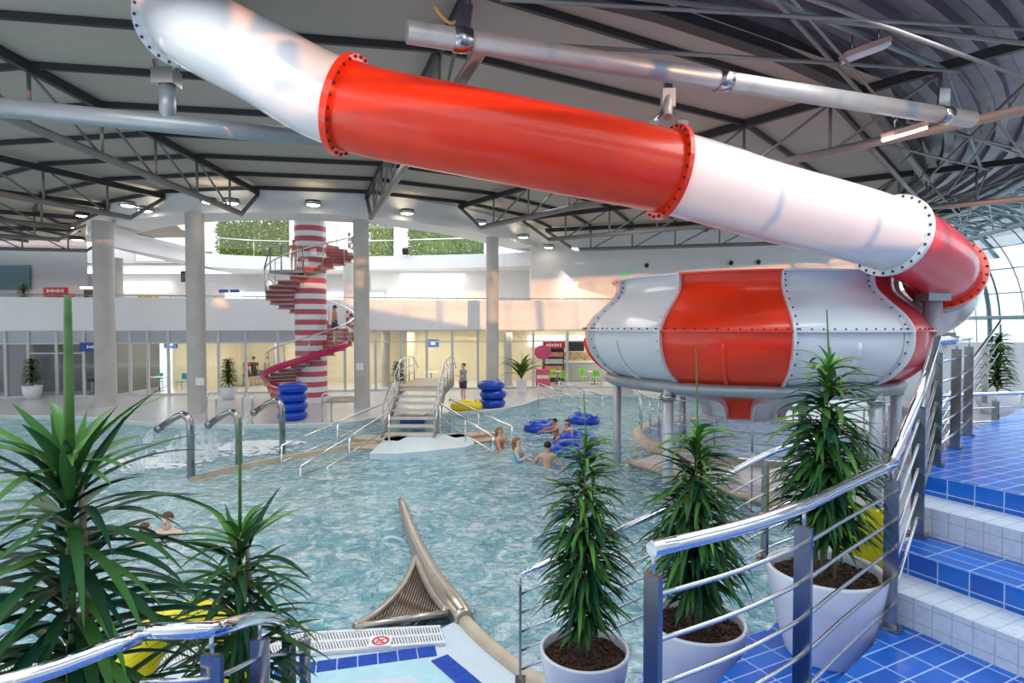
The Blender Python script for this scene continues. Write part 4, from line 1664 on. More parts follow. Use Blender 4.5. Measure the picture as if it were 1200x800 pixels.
def pot(parent, x, y, z0, r_top, r_bot, h):
    prof_ = [(r_bot * .96, z0), (r_bot, z0 + .015), (r_bot + (r_top - r_bot) * .45, z0 + h * .35), (r_bot + (r_top - r_bot) * .8, z0 + h * .7), (r_top, z0 + h - .015), (r_top - .006, z0 + h),
             (r_top - .022, z0 + h), (r_top - .03, z0 + h - .02), (r_top - .04, z0 + h - 0.12)]
    m = MB()
    m.lathe(prof_, 56, (x, y, 0), close_bot=True)
    m.build('pot', POTW, parent)
    m = MB()
    rs_ = r_top - .034
    n = 40
    for i in range(12):
        pass
    prof2 = [(0.002, z0 + h - .055)] + [(rs_ * (i + 1) / 12, z0 + h - .055 - 0.012 * (i / 11) + random.uniform(-.006, .006)) for i in range(12)]
    m.lathe(prof2, n, (x, y, 0))
    for i in range(420):
        a, q = random.random() * 2 * pi, rs_ * sqrt(random.random()) * .97
        s = random.uniform(.006, .016)
        m.ell((x + q * cos(a), y + q * sin(a), z0 + h - .055), (s * 1.5, s, s * .7), 5, 3, M=Matrix.Rotation(random.random() * 3, 3, 'Z'))
    m.build('soil', SOIL, parent)


def conical_plant(label, x, y, z0, r_top, h_pot, top, spike, maxr, nleaf, leafL, seed, lw=.033, bot=0.66):
    random.seed(seed)
    zs = z0 + h_pot - .05
    t = thing('potted_fig', label, 'potted plant', (x, y, z0), 'potted plants by the landing')
    pot(t, x, y, z0, r_top, r_top * bot, h_pot)
    H = top - zs
    stems = [(0, 0, 1.0)] + [(random.uniform(.06, .11) * cos(a), random.uniform(.06, .11) * sin(a), f) for a, f in ((0.5, .84), (2.3, .70), (3.7, .78), (5.1, .58))]
    for i, (dx, dy, f) in enumerate(stems):
        hh = H * f
        m = MB()
        m.tube([(x + dx * .6, y + dy * .6, zs - .03), (x + dx, y + dy, zs + hh * .5), (x + dx * .8, y + dy * .8, zs + hh)], [.011, .009, .005], 7)
        m.build('stem', CANE, t)
    m = MB()
    m.tube([(x, y, zs + H * .93), (x + .004, y, top + .1), (x - .012, y, spike - .02), (x - .014, y, spike)], [.007, .006, .004, .002], 6)
    m.build('growing_tip', STEMM, t)
    lm = MB()
    tones = []
    for i in range(nleaf):
        s = (i + .5) / nleaf
        # height distribution, denser lower
        hgt = s ** 0.9
        az = i * 2.39996 + random.uniform(-.4, .4)
        sx_, sy_, sf_ = stems[i % 5 if i % 3 else 0]
        hgt = (.03 + .97 * ((i * 0.754877) % 1.0)) * sf_
        zz = zs + 0.15 + (H - .13) * hgt
        env = maxr * (1.0 - 0.80 * max(0, hgt - .12) ** 1.15) if hgt > .1 else maxr * .85
        start = random.uniform(.0, .30) * env
        L = leafL * random.uniform(.75, 1.15) * (1.0 - .42 * max(0, hgt - .35)) * min(1, .5 + 1.9 * hgt)
        e0 = random.uniform(-.2, .9) if hgt < .8 else random.uniform(.1, 1.1)
        e1 = -random.uniform(.6, 1.4) if hgt < .7 else random.uniform(-1.0, .1)
        tn = random.random() ** 1.6 * .55
        if hgt > .88 * sf_:
            tn = random.uniform(.3, .95)
        elif random.random() < .06:
            tn = random.uniform(.6, .9)
        leaf(lm, tones, (x + sx_ * hgt / sf_ + start * .35 * cos(az), y + sy_ * hgt / sf_ + start * .35 * sin(az), zz + random.uniform(-.03, .03)), az, L, lw * random.uniform(.8, 1.2), e0, e1, tn, 6, random.uniform(-.5, .5))
    for i in range(5):
        leaf(lm, tones, (x, y, top - .02 + .02 * i), i * 2.4, .13, lw * .8, 1.2, .7, .9, 5)
    lm.tone = tones
    lm.build('foliage', LEAF, t)
    return t


p3 = at(967, 664, 3.6)
p2 = at(815, 725, 4.16)
p1_ = at(685, 758, 4.56)
conical_plant('tall narrow leafed plant in white pot nearest the blue steps, third pot from left', p3.x, p3.y, 1.50, 0.335, p3.z - 1.50, 3.22, 3.60, 0.38, 500, 0.36, 11)
conical_plant('tall narrow leafed plant in white pot, middle of the three by the stairs', p2.x, p2.y, 0.88, 0.345, p2.z - 0.88, 2.70, 3.34, 0.42, 520, 0.42, 12)
conical_plant('tall narrow leafed plant in white pot, leftmost of the three by the stairs', p1_.x, p1_.y, 0.44, 0.345, p1_.z - 0.44, 2.56, 3.0, 0.42, 520, 0.41, 13)


def strap_plant(label, x, y, z0, ztop, zlow, nleaf, L, lw, spike, seed, sk=1.0, rise=(.9, .1), spread=1.0, yaw_front=0.0):
    random.seed(seed)
    t = thing('potted_dracaena', label, 'potted plant', (x, y, z0), 'large leafy plants at the left')
    pot(t, x, y, z0, .30, .24, .5)
    for i, (dx, dy) in enumerate(((0, 0), (.06, .04), (-.05, .05))):
        m = MB()
        m.tube([(x + dx * .5, y + dy * .5, z0 + .42), (x + dx, y + dy, (z0 + ztop) / 2), (x + dx * .4, y + dy * .4, ztop)], [.02, .016, .011], 8)
        m.build('stem', CANE if i else STEMM, t)
    m = MB()
    m.tube([(x, y, ztop - .1), (x + .004, y, (ztop + spike) / 2), (x + .006, y, spike - .03), (x + .006, y, spike)], [.021 * sk, .017 * sk, .013 * sk, .012 * sk], 8)
    m.build('growing_tip', STEMM, t)
    lm = MB()
    tones = []
    for i in range(nleaf):
        s = (i + .5) / nleaf
        zz = zlow + (ztop - zlow) * s
        az = i * 2.39996 + random.uniform(-.3, .3)
        l = L * random.uniform(.75, 1.15) * (1 - .3 * s ** 3)
        e0 = random.uniform(.0, .65) if s < .8 else random.uniform(.3, 1.2)
        e1 = e0 - random.uniform(.5, 1.5) if s < .8 else e0 - random.uniform(.2, 1.2)
        tn = random.random() ** 2 * .4
        if s > .88:
            tn = random.uniform(.4, .9)
        elif random.random() < .08:
            tn = random.uniform(.5, .85)
        st_ = random.uniform(0, .05)
        leaf(lm, tones, (x + st_ * cos(az), y + st_ * sin(az), zz), az, l, lw * random.uniform(.8, 1.2), e0, e1, tn, 8, random.uniform(-.4, .4))
    lm.tone = tones
    lm.build('foliage', LEAF, t)
    return t


q1 = at(78, 600, 2.35)
strap_plant('very large dark green strap leaved plant in the left foreground', q1.x, q1.y + .02, 0.95, 2.98, 1.85, 190, .60, .044, 3.62, 21)
q2_ = at(281, 620, 3.1)
strap_plant('smaller strap leaved plant with a thin tall tip, right of the large one', q2_.x, q2_.y, 0.95, 2.42, 1.60, 150, .46, .034, 3.02, 22, .5)

# yellow float boards
def float_board(label, x, y, z0, h, w_, rz, tilt=0.12):
    t = thing('float_board', label, 'float board', (x, y, z0))
    pts = [(-w_ / 2, 0), (w_ / 2, 0), (w_ / 2, h - w_ / 2)] + [(w_ / 2 * cos(a), h - w_ / 2 + w_ / 2 * sin(a)) for a in [pi * i / 12 for i in range(1, 12)]] + [(-w_ / 2, h - w_ / 2)]
    m = MB()
    n = len(pts)
    M = Matrix.Rotation(rz, 3, 'Z') @ Matrix.Rotation(-tilt, 3, 'X')
    vs = [M @ V((a, d, b)) + V((x, y, z0 + .01)) for d in (-.02, .02) for a, b in pts]
    m.add(vs, [list(range(n)), list(range(n, 2 * n))[::-1]] + [(i, (i + 1) % n, n + (i + 1) % n, n + i) for i in range(n)])
    m.build('board', YELLOW, t)
    m = MB()
    m.tube([M @ V((w_ * .3 * cos(a), -.025, h - w_ * .5 + w_ * .3 * sin(a))) + V((x, y, z0)) for a in [pi * i / 8 for i in range(9)]], .012, 6)
    m.build('grip', YELLOW, t)


yp = at(1013, 640, 4.35)
float_board('yellow round topped plastic float board standing behind the third plant pot', yp.x, yp.y, 1.50, .66, .44, .2)
yp = at(1050, 650, 4.45)
float_board('yellow plastic float board half hidden behind a railing post', yp.x, yp.y + .1, 1.50, .56, .22, .1)
yr2 = place(yr, True, (-2.0, 3.62, 1.36), .4, 'yellow swim ring tucked behind the leaves at bottom left', 'yellow swim rings')
yr['group'] = 'yellow swim rings'
yr2.rotation_euler = (1.25, 0, .2)
yr2.scale = (.62, .62, .62)

# ================================================================== near pool deck with the triangular grille
C1 = [on(541, 724), on(560, 745), on(590, 771), on(628, 798), on(700, 835), on(800, 870)]
nd = [(p.x, p.y) for p in C1] + [(3.5, 4.0), (3.5, -2), (-8, -2), (-8, on(-60, 765).y)] + [(on(x, y).x, on(x, y).y) for x, y in ((-60, 765), (200, 752), (355, 747), (515, 737))]
m = MB()
m.prism(nd, -0.5, 0.0, 0, 1)
struct(m.build('pool_deck', [tile_mat('near_deck_tile', (0.66, 0.75, 0.82), (0.62, 0.72, 0.80), (0.58, 0.68, 0.75), 0.6, 0.6, 0.6, 'xy', 0.01, .3), mat('pool_wall_tile', (1, 1, 1))]))
m = MB()
m.tube([p + V((0, 0, .0)) for p in spline(C1, 5)], .085, 10)
struct(m.build('trim_6', TAN))

# overflow grating, two rows of slots
ga, gb = on(-40, 765), on(516, 737)
ga2, gb2 = on(-40, 800), on(522, 756)
gt = thing('overflow_grating', 'white slotted overflow grating along the near pool edge', 'grating', gb)
m = MB()
nbars = 150
for row, (s0, s1) in enumerate(((0.06, 0.46), (0.54, 0.94))):
    for i in range(nbars):
        f = (i + .5) / nbars
        a, b = ga.lerp(gb, f), ga2.lerp(gb2, f)
        m.bar(a.lerp(b, s0) + V((0, 0, .022)), a.lerp(b, s1) + V((0, 0, .022)), 0.018, 0.03)
m.build('slats', mat('grating_white', (0.75, .76, .78), .4), gt)
m = MB()
for s in (0.02, 0.5, 0.98):
    m.bar(ga.lerp(ga2, s) + V((0, 0, .024)), gb.lerp(gb2, s) + V((0, 0, .024)), 0.05, 0.035)
m.build('edge_bars', mat('grating_white', (1, 1, 1)), gt)
m = MB()
m.quad(ga + V((0, 0, .006)), ga2 + V((0, 0, .006)), gb2 + V((0, 0, .006)), gb + V((0, 0, .006)))
m.build('channel', mat('grating_dark', (.10, .11, .13), .6), gt)
# no diving sign
sc_ = on(446, 751, 0.05)
sg = thing('no_diving_sign', 'small square no diving sign, red circle on white, on the grating', 'sign', sc_)
m = MB()
m.box(sc_, (.24, .22, .012), .05)
m.build('plate', SIGNW, sg)
m = MB()
RS = mat('sign_red', (.7, .03, .05), .4)
m.torus(sc_ + V((0, 0, .008)), .082, .013, 24, 6, sq=.3)
m.bar(sc_ + V((-.06, .06, .009)), sc_ + V((.06, -.06, .009)), .02, .004)
m.build('red_ring', RS, sg)
m = MB()
m.bar(sc_ + V((-.04, -.02, .008)), sc_ + V((.035, .03, .008)), .022, .003)
m.bar(sc_ + V((-.05, -.045, .008)), sc_ + V((.05, -.045, .008)), .012, .003)
m.ell(sc_ + V((.05, .045, .008)), (.014, .014, .003), 8, 4)
m.build('diver_figure', mat('sign_diver', (.55, .05, .07), .4), sg)

# steel fin: triangular grille and pipe
zt_ = 0.10
Lc = spline([on(x, y, .06) for x, y in ((416, 734), (445, 715), (469, 690), (481, 669), (487, 652))], 6)
Rc = spline([on(x, y, .06) for x, y in ((487, 652), (496, 675), (508, 698), (524, 718))], 6)
fin = thing('steel_fin', 'triangular stainless grille with curved pipe jutting into the pool', 'pool inlet', on(470, 725))
WARMST = mat('warm_steel', (0.50, 0.45, 0.39), .3, .85, .08, 8)
MB().tube(Lc, .045, 8).build('left_rim', WARMST, fin)
MB().tube(Rc, .05, 8).build('right_rim', WARMST, fin)
MB().tube([Lc[0], Rc[-1]], .04, 8).build('base_rim', WARMST, fin)
g = MB()
plate = [V((p.x, p.y, .03)) for p in Lc] + [V((p.x, p.y, .03)) for p in Rc[1:]]
g.add(plate, [list(range(len(plate)))], 0)
xl, xr = Lc[0].x, Rc[-1].x


def ycurve(x):
    for C_ in (Lc, Rc):
        for a, b in zip(C_[:-1], C_[1:]):
            lo, hi = min(a.x, b.x), max(a.x, b.x)
            if lo <= x <= hi and hi > lo:
                return a.y + (b.y - a.y) * (x - a.x) / (b.x - a.x)
    return None


for i in range(1, 30):
    x = xl + (xr - xl) * i / 30
    yb = Lc[0].y + (Rc[-1].y - Lc[0].y) * i / 30
    yt = ycurve(x)
    if yt and yt > yb + .05:
        g.tube([(x, yb, .045), (x, yt, .045)], .017, 6)
g.build('grille', mat('grille_steel', (.20, .165, .135), .3, .9, .1, 8), fin)
pipe = spline([on(x, y, .03) for x, y in ((470, 587), (478, 612), (489, 640), (503, 668), (517, 691), (531, 709), (545, 726))], 5)
n_ = len(pipe)
MB().tube(pipe, [0.075 + .075 * min(1, i / (n_ * .75)) - (0.05 * max(0, (i / n_ - .85) / .15)) for i in range(n_)], 16).build('pipe', WARMST, fin)

# small paddling pool with blue tile trim
outer = [on(230, 812), on(330, 788), on(508, 758), on(600, 830)]
wid = 0.22


def inset(poly, d):
    c = sum((V(p) for p in poly), V((0, 0, 0))) / len(poly)
    return [c + (p - c) * (1 - d / (p - c).length) for p in poly]


BT = tile_mat('trim_blue_tile', (.01, .06, .42), (.015, .09, .5), (.6, .7, .8), .17, .17, 0.14, 'xy', .05, .2)
quadp = [on(190, 800), on(512, 757), on(690, 905), on(190, 1000)]
pp_ = thing('paddling_pool', 'small pale blue paddling pool with dark blue tile edge at the bottom', 'pool', quadp[1])
for k, (d, z, mm, nm) in enumerate(((0, .008, mat('trim_grout', (.6, .7, .8), .5), 'grout_bed'), (.22, .016, mat('pale_aqua', (.45, .72, .80), .3), 'shallow_step'), (.50, .02, mat('pale_lilac', (.62, .70, .80), .3), 'inner_step'),
                                    (.78, .024, water_mat('paddle_water', (.45, .62, .78), (.55, .70, .85), 2.0, .1), 'shallow_water'))):
    e0 = (quadp[0] - quadp[1]).normalized()
    e1 = (quadp[2] - quadp[1]).normalized()
    c = quadp[1] + (e0 + e1) * d / abs(e0.cross(e1).z)
    a = V((quadp[0].x, c.y + (quadp[0].x - c.x) * e0.y / e0.x, 0))
    b = c + e1 * 3
    poly = [(a.x, a.y), (c.x, c.y), (b.x, b.y), (a.x, b.y)]
    m = MB()
    m.prism(poly, 0.001, z)
    m.build(nm, mm, pp_)
m = MB()
for e_ in (e0, e1):
    sd_ = V((-e_.y, e_.x, 0))
    oth = e1 if e_ is e0 else e0
    if sd_.dot(oth) < 0:
        sd_ = -sd_
    for i in range(0 if e_ is e0 else 1, 22):
        c = quadp[1] + e_ * (.12 + .205 * i) + sd_ * .105
        m.box(c + V((0, 0, .01)), (.192, .20, .012), atan2(e_.y, e_.x))
m.build('tile_edge', mat('trim_blue', (.01, .07, .45), .2, 0, .2, 20), pp_)
# ================================================================== PEOPLE
SKIN = mat('skin_warm', (.72, .42, .30), .5, 0, .06, 8)
SKIN2 = mat('skin_tan', (.55, .27, .15), .5, 0, .06, 8)
SKIN3 = mat('skin_fair', (.80, .54, .43), .5, 0, .05, 8)
HAIRB = mat('hair_brown', (.10, .045, .02), .6, 0, .3, 40)
HAIRD = mat('hair_dark', (.02, .015, .012), .6, 0, .3, 40)
HAIRL = mat('hair_fair', (.30, .15, .05), .6, 0, .3, 40)
EYEM = mat('eye_dark', (.02, .02, .02), .3)
LIPS = mat('lips', (.45, .12, .10), .5)


def skin_mesh(name, verts, edges, radii, roots, parent, material, sub=2):
    me = bpy.data.meshes.new(name)
    me.from_pydata([tuple(v) for v in verts], edges, [])
    o = bpy.data.objects.new(name, me)
    COL.objects.link(o)
    o.parent = parent
    sk = o.modifiers.new('skin', 'SKIN')
    sk.use_smooth_shade = True
    lay = me.skin_vertices[0] if me.skin_vertices else None
    if lay is None:
        bm = bmesh.new()
        bm.from_mesh(me)
        bm.verts.layers.skin.verify()
        bm.to_mesh(me)
        bm.free()
        lay = me.skin_vertices[0]
    for i, r_ in enumerate(radii):
        lay.data[i].radius = (r_, r_) if not isinstance(r_, tuple) else r_
        lay.data[i].use_root = i in roots
    sb = o.modifiers.new('sub', 'SUBSURF')
    sb.levels = sub - 1
    sb.render_levels = sub
    me.materials.append(material)
    return o


def person(name_label, loc, rz, skin=SKIN, hair=HAIRB, height=1.75, long_hair=False, armL=None, armR=None, lean=0.0, legs=None,
           trunks=None, top=None, shirt=None, head_turn=0.0, group=None, head_tilt=0.0, female=False):
    """figure facing -Y locally, feet at z=0 of the root; arms are [elbow, wrist] in local metres for a 1.75 m figure"""
    k = height / 1.75
    t = thing('person', name_label, 'person', loc, group)
    t.rotation_euler = (0, 0, rz)
    t.scale = (k, k, k)
    ln = lean

    def L(x, y, z):  # lean about the hips
        if z > 0.95:
            dz = z - 0.95
            return V((x, y - sin(ln) * dz, 0.95 + cos(ln) * dz))
        return V((x, y, z))

    sh = .185 if not female else .165
    vs, es, rs = [], [], []

    def add(p, r_, frm=None):
        vs.append(V(p))
        rs.append(r_)
        if frm is not None:
            es.append((frm, len(vs) - 1))
        return len(vs) - 1

    pel = add(L(0, 0, .95), .135 if not female else .14)
    wa = add(L(0, 0, 1.10), .118 if not female else .105, pel)
    ch = add(L(0, .0, 1.27), .135 if not female else .12, wa)
    uc = add(L(0, .01, 1.40), .11, ch)
    nk = add(L(0, .0, 1.49), .055, uc)
    ht, hn = sin(head_turn), cos(head_turn)

    def H(x, y, z):  # head frame
        return L(x * hn - y * -ht * -1 if False else x * hn + y * ht, -x * ht * -1 * -1 + y * hn if False else -x * ht + y * hn, z)

    h0 = add(H(0, -.015, 1.57), .066, nk)
    h1 = add(H(0, -.012, 1.64), .088, h0)
    h2 = add(H(0, 0.0, 1.71), .078, h1)
    chin = add(H(0, -.075, 1.555), .03, h0)
    nose = add(H(0, -.112, 1.625), .013, h1)
    for s in (-1, 1):
        add(H(s * .088, .01, 1.63), .014, h1)
    for s, arm in ((1, armL), (-1, armR)):
        sj = add(L(s * sh, .01, 1.40), .062, uc)
        if arm is None:
            e = V((s * .25, .03, 1.12))
            w_ = V((s * .27, -.05, .86))
            e, w_ = L(*e), L(*w_)
        else:
            e, w_ = V(arm[0]), V(arm[1])
        m_ = add(vs[sj].lerp(e, .5), .05, sj)
        ej = add(e, .04, m_)
        fm = add(e.lerp(w_, .4), .04, ej)
        wj = add(w_, .026, fm)
        d = (w_ - e).normalized()
        palm = add(w_ + d * .06, .034, wj)
        sd = d.cross(V((0, 0, 1)))
        sd = sd.normalized() if sd.length > .1 else V((1, 0, 0))
        up_ = sd.cross(d)
        for q, (off, ln_) in enumerate(((-.026, .07), (-.009, .082), (.009, .076), (.026, .06))):
            a_ = len(vs)
            b0 = w_ + d * .07 + sd * off
            vs.extend([b0, b0 + d * ln_ * .5 - up_ * .006, b0 + d * ln_ - up_ * .025])
            rs.extend([.009, .0085, .007])
            es.extend([(a_, a_ + 1), (a_ + 1, a_ + 2)])
            FING.append(a_)
        a_ = len(vs)
        b0 = w_ + d * .035 + sd * .024 * s
        vs.extend([b0, b0 + d * .025 + sd * .022 * s, b0 + d * .055 + sd * .03 * s])
        rs.extend([.011, .010, .008])
        es.extend([(a_, a_ + 1), (a_ + 1, a_ + 2)])
        FING.append(a_)
    lg = legs or [((.10, 0, .9), (.11, -.02, .50), (.11, .02, .08)), ((-.10, 0, .9), (-.11, -.02, .50), (-.11, .02, .08))]
    for (hp, kn, an) in lg:
        hj = add(hp, .092, pel)
        th = add(V(hp).lerp(V(kn), .5), .078, hj)
        kj = add(kn, .055, th)
        cf = add(V(kn).lerp(V(an), .4), .055, kj)
        aj = add(an, .034, cf)
        add(V(an) + V((0, -.06, -.045)), .034, aj)
        add(V(an) + V((0, -.16, -.055)), .025, len(vs) - 1)
    roots = {pel} | set(FING)
    FING.clear()
    skin_mesh('body', vs, es, rs, roots, t, skin)
    # hair cap
    m = MB()
    c = H(0, .018, 1.66)
    Mh = Matrix.Rotation(-head_turn, 3, 'Z')
    Mt = Matrix.Rotation(-.45, 3, 'X')
    m.ell(c, (.096, .104, .108), 18, 9, M=Mh @ Mt, t1=pi * .52)
    if long_hair:
        m.tube([H(0, .06, 1.70), H(0, .10, 1.60), H(0, .105, 1.48), L(0, .12, 1.36)], [.08, .085, .075, .03], 12)
    mb_local(m, 'hair', hair, t)
    for s in (-1, 1):
        m = MB()
        m.ell(H(s * .034, -.085, 1.648), (.012, .008, .008), 8, 5)
        mb_local(m, 'eye', EYEM, t)
    m = MB()
    m.ell(H(0, -.088, 1.582), (.026, .01, .008), 8, 5, M=Mh)
    mb_local(m, 'mouth', LIPS, t)
    if trunks:
        m = MB()
        for hp, kn, an in lg:
            a_ = V(hp).lerp(V(kn), .75)
            m.tube([V(hp) + V((0, 0, .06)), V(hp).lerp(V(kn), .35), a_], [.115, .11, .105], 12)
        m.tube([V((0, 0, .86)), V((0, 0, .95)), V((0, 0, 1.06))], [.14, .152, .138], 14)
        mb_local(m, 'swim_trunks', trunks, t)
    if top:
        m = MB()
        m.tube([L(0, 0, .98), L(0, 0, 1.10), L(0, -.002, 1.2), L(0, -.004, 1.29), L(0, 0, 1.33)], [.15, .12, .125, .14, .12], 14)
        for s in (-1, 1):
            m.tube([L(s * .07, -.12, 1.30), L(s * .09, -.04, 1.43), L(s * .09, .08, 1.40), L(s * .07, .12, 1.30)], .012, 6)
        mb_local(m, 'swimsuit', top, t)
    if shirt:
        m = MB()
        m.tube([L(0, 0, .9), L(0, 0, 1.0), L(0, 0, 1.12), L(0, 0, 1.28), L(0, .01, 1.41), L(0, .01, 1.46)], [.165, .158, .145, .155, .14, .08], 16)
        for s, arm in ((1, armL), (-1, armR)):
            e = V(arm[0]) if arm else L(s * .25, .03, 1.12)
            m.tube([L(s * .12, .01, 1.40), L(s * sh, .01, 1.40), L(s * sh, .01, 1.4).lerp(e, .65)], [.07, .078, .066], 10)
        mb_local(m, 'shirt', shirt, t)
    return t


FING = []


def mb_local(m, name, material, parent):
    me = bpy.data.meshes.new(name)
    me.from_pydata([tuple(p) for p in m.v], [], m.f)
    me.materials.append(material)
    me.polygons.foreach_set('use_smooth', m.sm)
    o = bpy.data.objects.new(name, me)
    COL.objects.link(o)
    o.parent = parent
    return o


def in_water(px, py_water, depth_under, h=1.75):
    """figure whose body crosses the water line at pixel (px, py_water); depth_under = local height of the water line"""
    p = on(px, py_water, WZ)
    return V((p.x, p.y, WZ - depth_under * h / 1.75))


TRB = mat('trunks_blue', (.10, .50, .72), .6)
TRD = mat('trunks_dark', (.03, .05, .12), .6)
DARKSUIT = mat('swimsuit_dark', (.05, .04, .09), .5)
person('smiling man with short brown hair standing chest deep in the water at the left', in_water(196, 628, 1.36, 1.8), .15, SKIN3, HAIRB, 1.8,
       armL=[(.28, .05, 1.2), (.2, -.15, 1.05)], armR=[(-.28, .05, 1.2), (-.2, -.2, 1.1)])
person('child with dark brown hair up to the shoulders in water beside the smiling man', in_water(171, 634, 1.38, 1.45), 2.2, SKIN3, HAIRB, 1.45)
person('woman with light brown hair sitting in the water, hand at her chin, leftmost bather', in_water(586, 526, 1.06, 1.62), 1.1, SKIN, HAIRL, 1.62, long_hair=True, female=True, head_turn=.1,
       armL=[(.20, -.22, 1.15), (.06, -.20, 1.45)], armR=[(-.22, -.1, 1.12), (-.05, -.25, 1.0)], top=mat('swimsuit_rust', (.42, .16, .10), .5))
person('woman with long fair hair and pale blue swimwear, second bather from the left', in_water(607, 541, 1.06, 1.65), 1.25, SKIN3, HAIRL, 1.65, long_hair=True, female=True,
       armL=[(.24, -.14, 1.12), (.12, -.36, 1.10)], armR=[(-.24, -.12, 1.15), (-.1, -.3, 1.25)], trunks=TRB, top=TRB)
person('man with short dark hair seen from behind, arms on a blue swim ring', in_water(642, 546, 1.14, 1.82), pi - .25, SKIN, HAIRD, 1.82,
       armL=[(.34, -.10, 1.22), (.36, -.42, 1.16)], armR=[(-.36, -.02, 1.16), (-.42, -.2, 1.0)], trunks=TRD)
person('tanned boy with dark hair reaching his arm over the farther left swim ring', in_water(653, 515, .95, 1.5), -1.2 - pi * .0, SKIN2, HAIRD, 1.5, head_turn=.3, lean=.18,
       armL=[(.18, -.28, 1.32), (.05, -.55, 1.28)], armR=[(-.2, -.30, 1.34), (-.15, -.6, 1.28)], trunks=TRD)
person('girl in a dark swimsuit leaning on the blue ring beside the tanned boy', in_water(665, 517, .95, 1.5), -.45, SKIN, HAIRD, 1.5, long_hair=True, female=True, lean=.1,
       armL=[(.22, -.12, 1.15), (.15, -.35, 1.02)], armR=[(-.22, -.16, 1.15), (-.3, -.38, 1.05)], top=DARKSUIT)
pz = on(543, 470, 0)
person('person in grey shirt and dark shorts standing on the deck behind the yellow ring', (pz.x, pz.y, .0), -.9, SKIN, HAIRD, 1.75,
       armL=[(.22, -.2, 1.15), (.1, -.4, 1.2)], shirt=mat('grey_shirt', (.32, .34, .38), .8), trunks=mat('dark_shorts', (.04, .045, .06), .8))
# people on the stair tower
xx = 1.35
pw = stp(1.42, 1.5)
person('child whose swimsuit colour stands in for orange light, standing on the stair tower landing', (pw.x, pw.y, zl), .2, SKIN, HAIRB, 1.35, female=True, top=mat('orange_light_suit', (.9, .25, .05), .5))  # suit colour paints in the orange light reflected here
pw = stp(2.9, 1.2)
person('bather walking up the right side of the striped stair tower', (pw.x, pw.y, pw.z), -1.6, SKIN2, HAIRD, 1.7, trunks=TRD)

# ================================================================== lower floor furnishings
def mini_pot_plant(name, label, p, h, kind=0, seed=1, square=False, rt=.36, hp=.62):
    random.seed(seed)
    t = thing(name, label, 'potted plant', p)
    m = MB()
    if square:
        m.prism([(p.x - rt, p.y - rt), (p.x + rt, p.y - rt), (p.x + rt, p.y + rt), (p.x - rt, p.y + rt)], p.z, p.z + hp)
    else:
        m.lathe([(rt * .66, p.z), (rt * .9, p.z + hp * .5), (rt, p.z + hp), (rt - .03, p.z + hp), (rt - .05, p.z + hp - .08), (.01, p.z + hp - .08)], 24, (p.x, p.y, 0), close_bot=True)
    m.build('pot', POTW, t)
    MB().tube([(p.x, p.y, p.z + hp - .1), (p.x + .03, p.y, p.z + h * .75)], [.03, .015], 6).build('stem', CANE, t)
    lm = MB()
    tones = []
    n_ = 170 if kind == 0 else 26
    for i in range(n_):
        s = (i + .5) / n_
        if kind == 0:
            z = p.z + hp + (h - hp) * (.05 + .85 * s)
            leaf(lm, tones, (p.x, p.y, z), i * 2.4, .55 * (1 - .35 * s), .085, random.uniform(.2, .9), random.uniform(-1.3, -.3), random.random() * .5, 4)
        else:
            z = p.z + hp + (h - hp) * .25 * s
            leaf(lm, tones, (p.x, p.y, z), i * 2.4, (h - hp) * random.uniform(.6, .9), .2, random.uniform(.7, 1.35), random.uniform(-.9, .0), random.random() * .8, 6)
    lm.tone = tones
    lm.build('foliage', LEAF2, t)
    return t


mini_pot_plant('potted_palm', 'potted plant in white pot before the dark glazing at far left', on(38, 467.5), 2.0, 0, 31, rt=.42, hp=.66)
mini_pot_plant('potted_palm', 'potted plant in white pot between the column and the striped tower', on(268, 468), 2.0, 0, 32, rt=.40, hp=.62)
mini_pot_plant('potted_palm', 'potted plant in square white pot seen behind the foot bridge', V((at(467, 452.5, 29.5).x, 29.5, 0.0)), 1.75, 0, 33, True, .27, .62)
mini_pot_plant('potted_palm', 'tall palm with broad fronds in square pot left of the red cabinet', V((at(611, 456, 31.4).x, 31.4, 0.0)), 2.7, 1, 34, True, .26, .65)
pgal = at(28, 352, 33)
mini_pot_plant('potted_palm', 'bushy plant on the gallery at the far left edge', V((pgal.x, pgal.y, 3.6)), 2.3, 0, 35)
pfr = at(1168, 480, 14.5)
mini_pot_plant('potted_palm', 'bushy plant in white pot by the glazed wall at far right', V((pfr.x, pfr.y, 1.35)), 2.05, 0, 36, rt=.45, hp=.5)
m = MB()
m.box((pfr.x + 1.5, pfr.y + 1, 1.30), (6, 4, .1))
struct(m.build('floor_terrace', DECKM))
m = MB()
m.box((pfr.x + 1.5, pfr.y + 3.2, 1.9), (5.4, .12, 2.2))
struct(m.build('wall_low', WHITE))
m = MB()
m.box((pfr.x - .2, pfr.y + 3.0, 3.12), (2.6, .3, .35))
struct(m.build('trim_8', GREYW))
m = MB()
m.box((pfr.x + 1.5, pfr.y + 1, .62), (5.6, 3.6, 1.24))
struct(m.build('wall_terrace', WHITE))

# wait: ground floor rooms
TSTEEL = mat('table_top', (.75, .76, .74), .4)


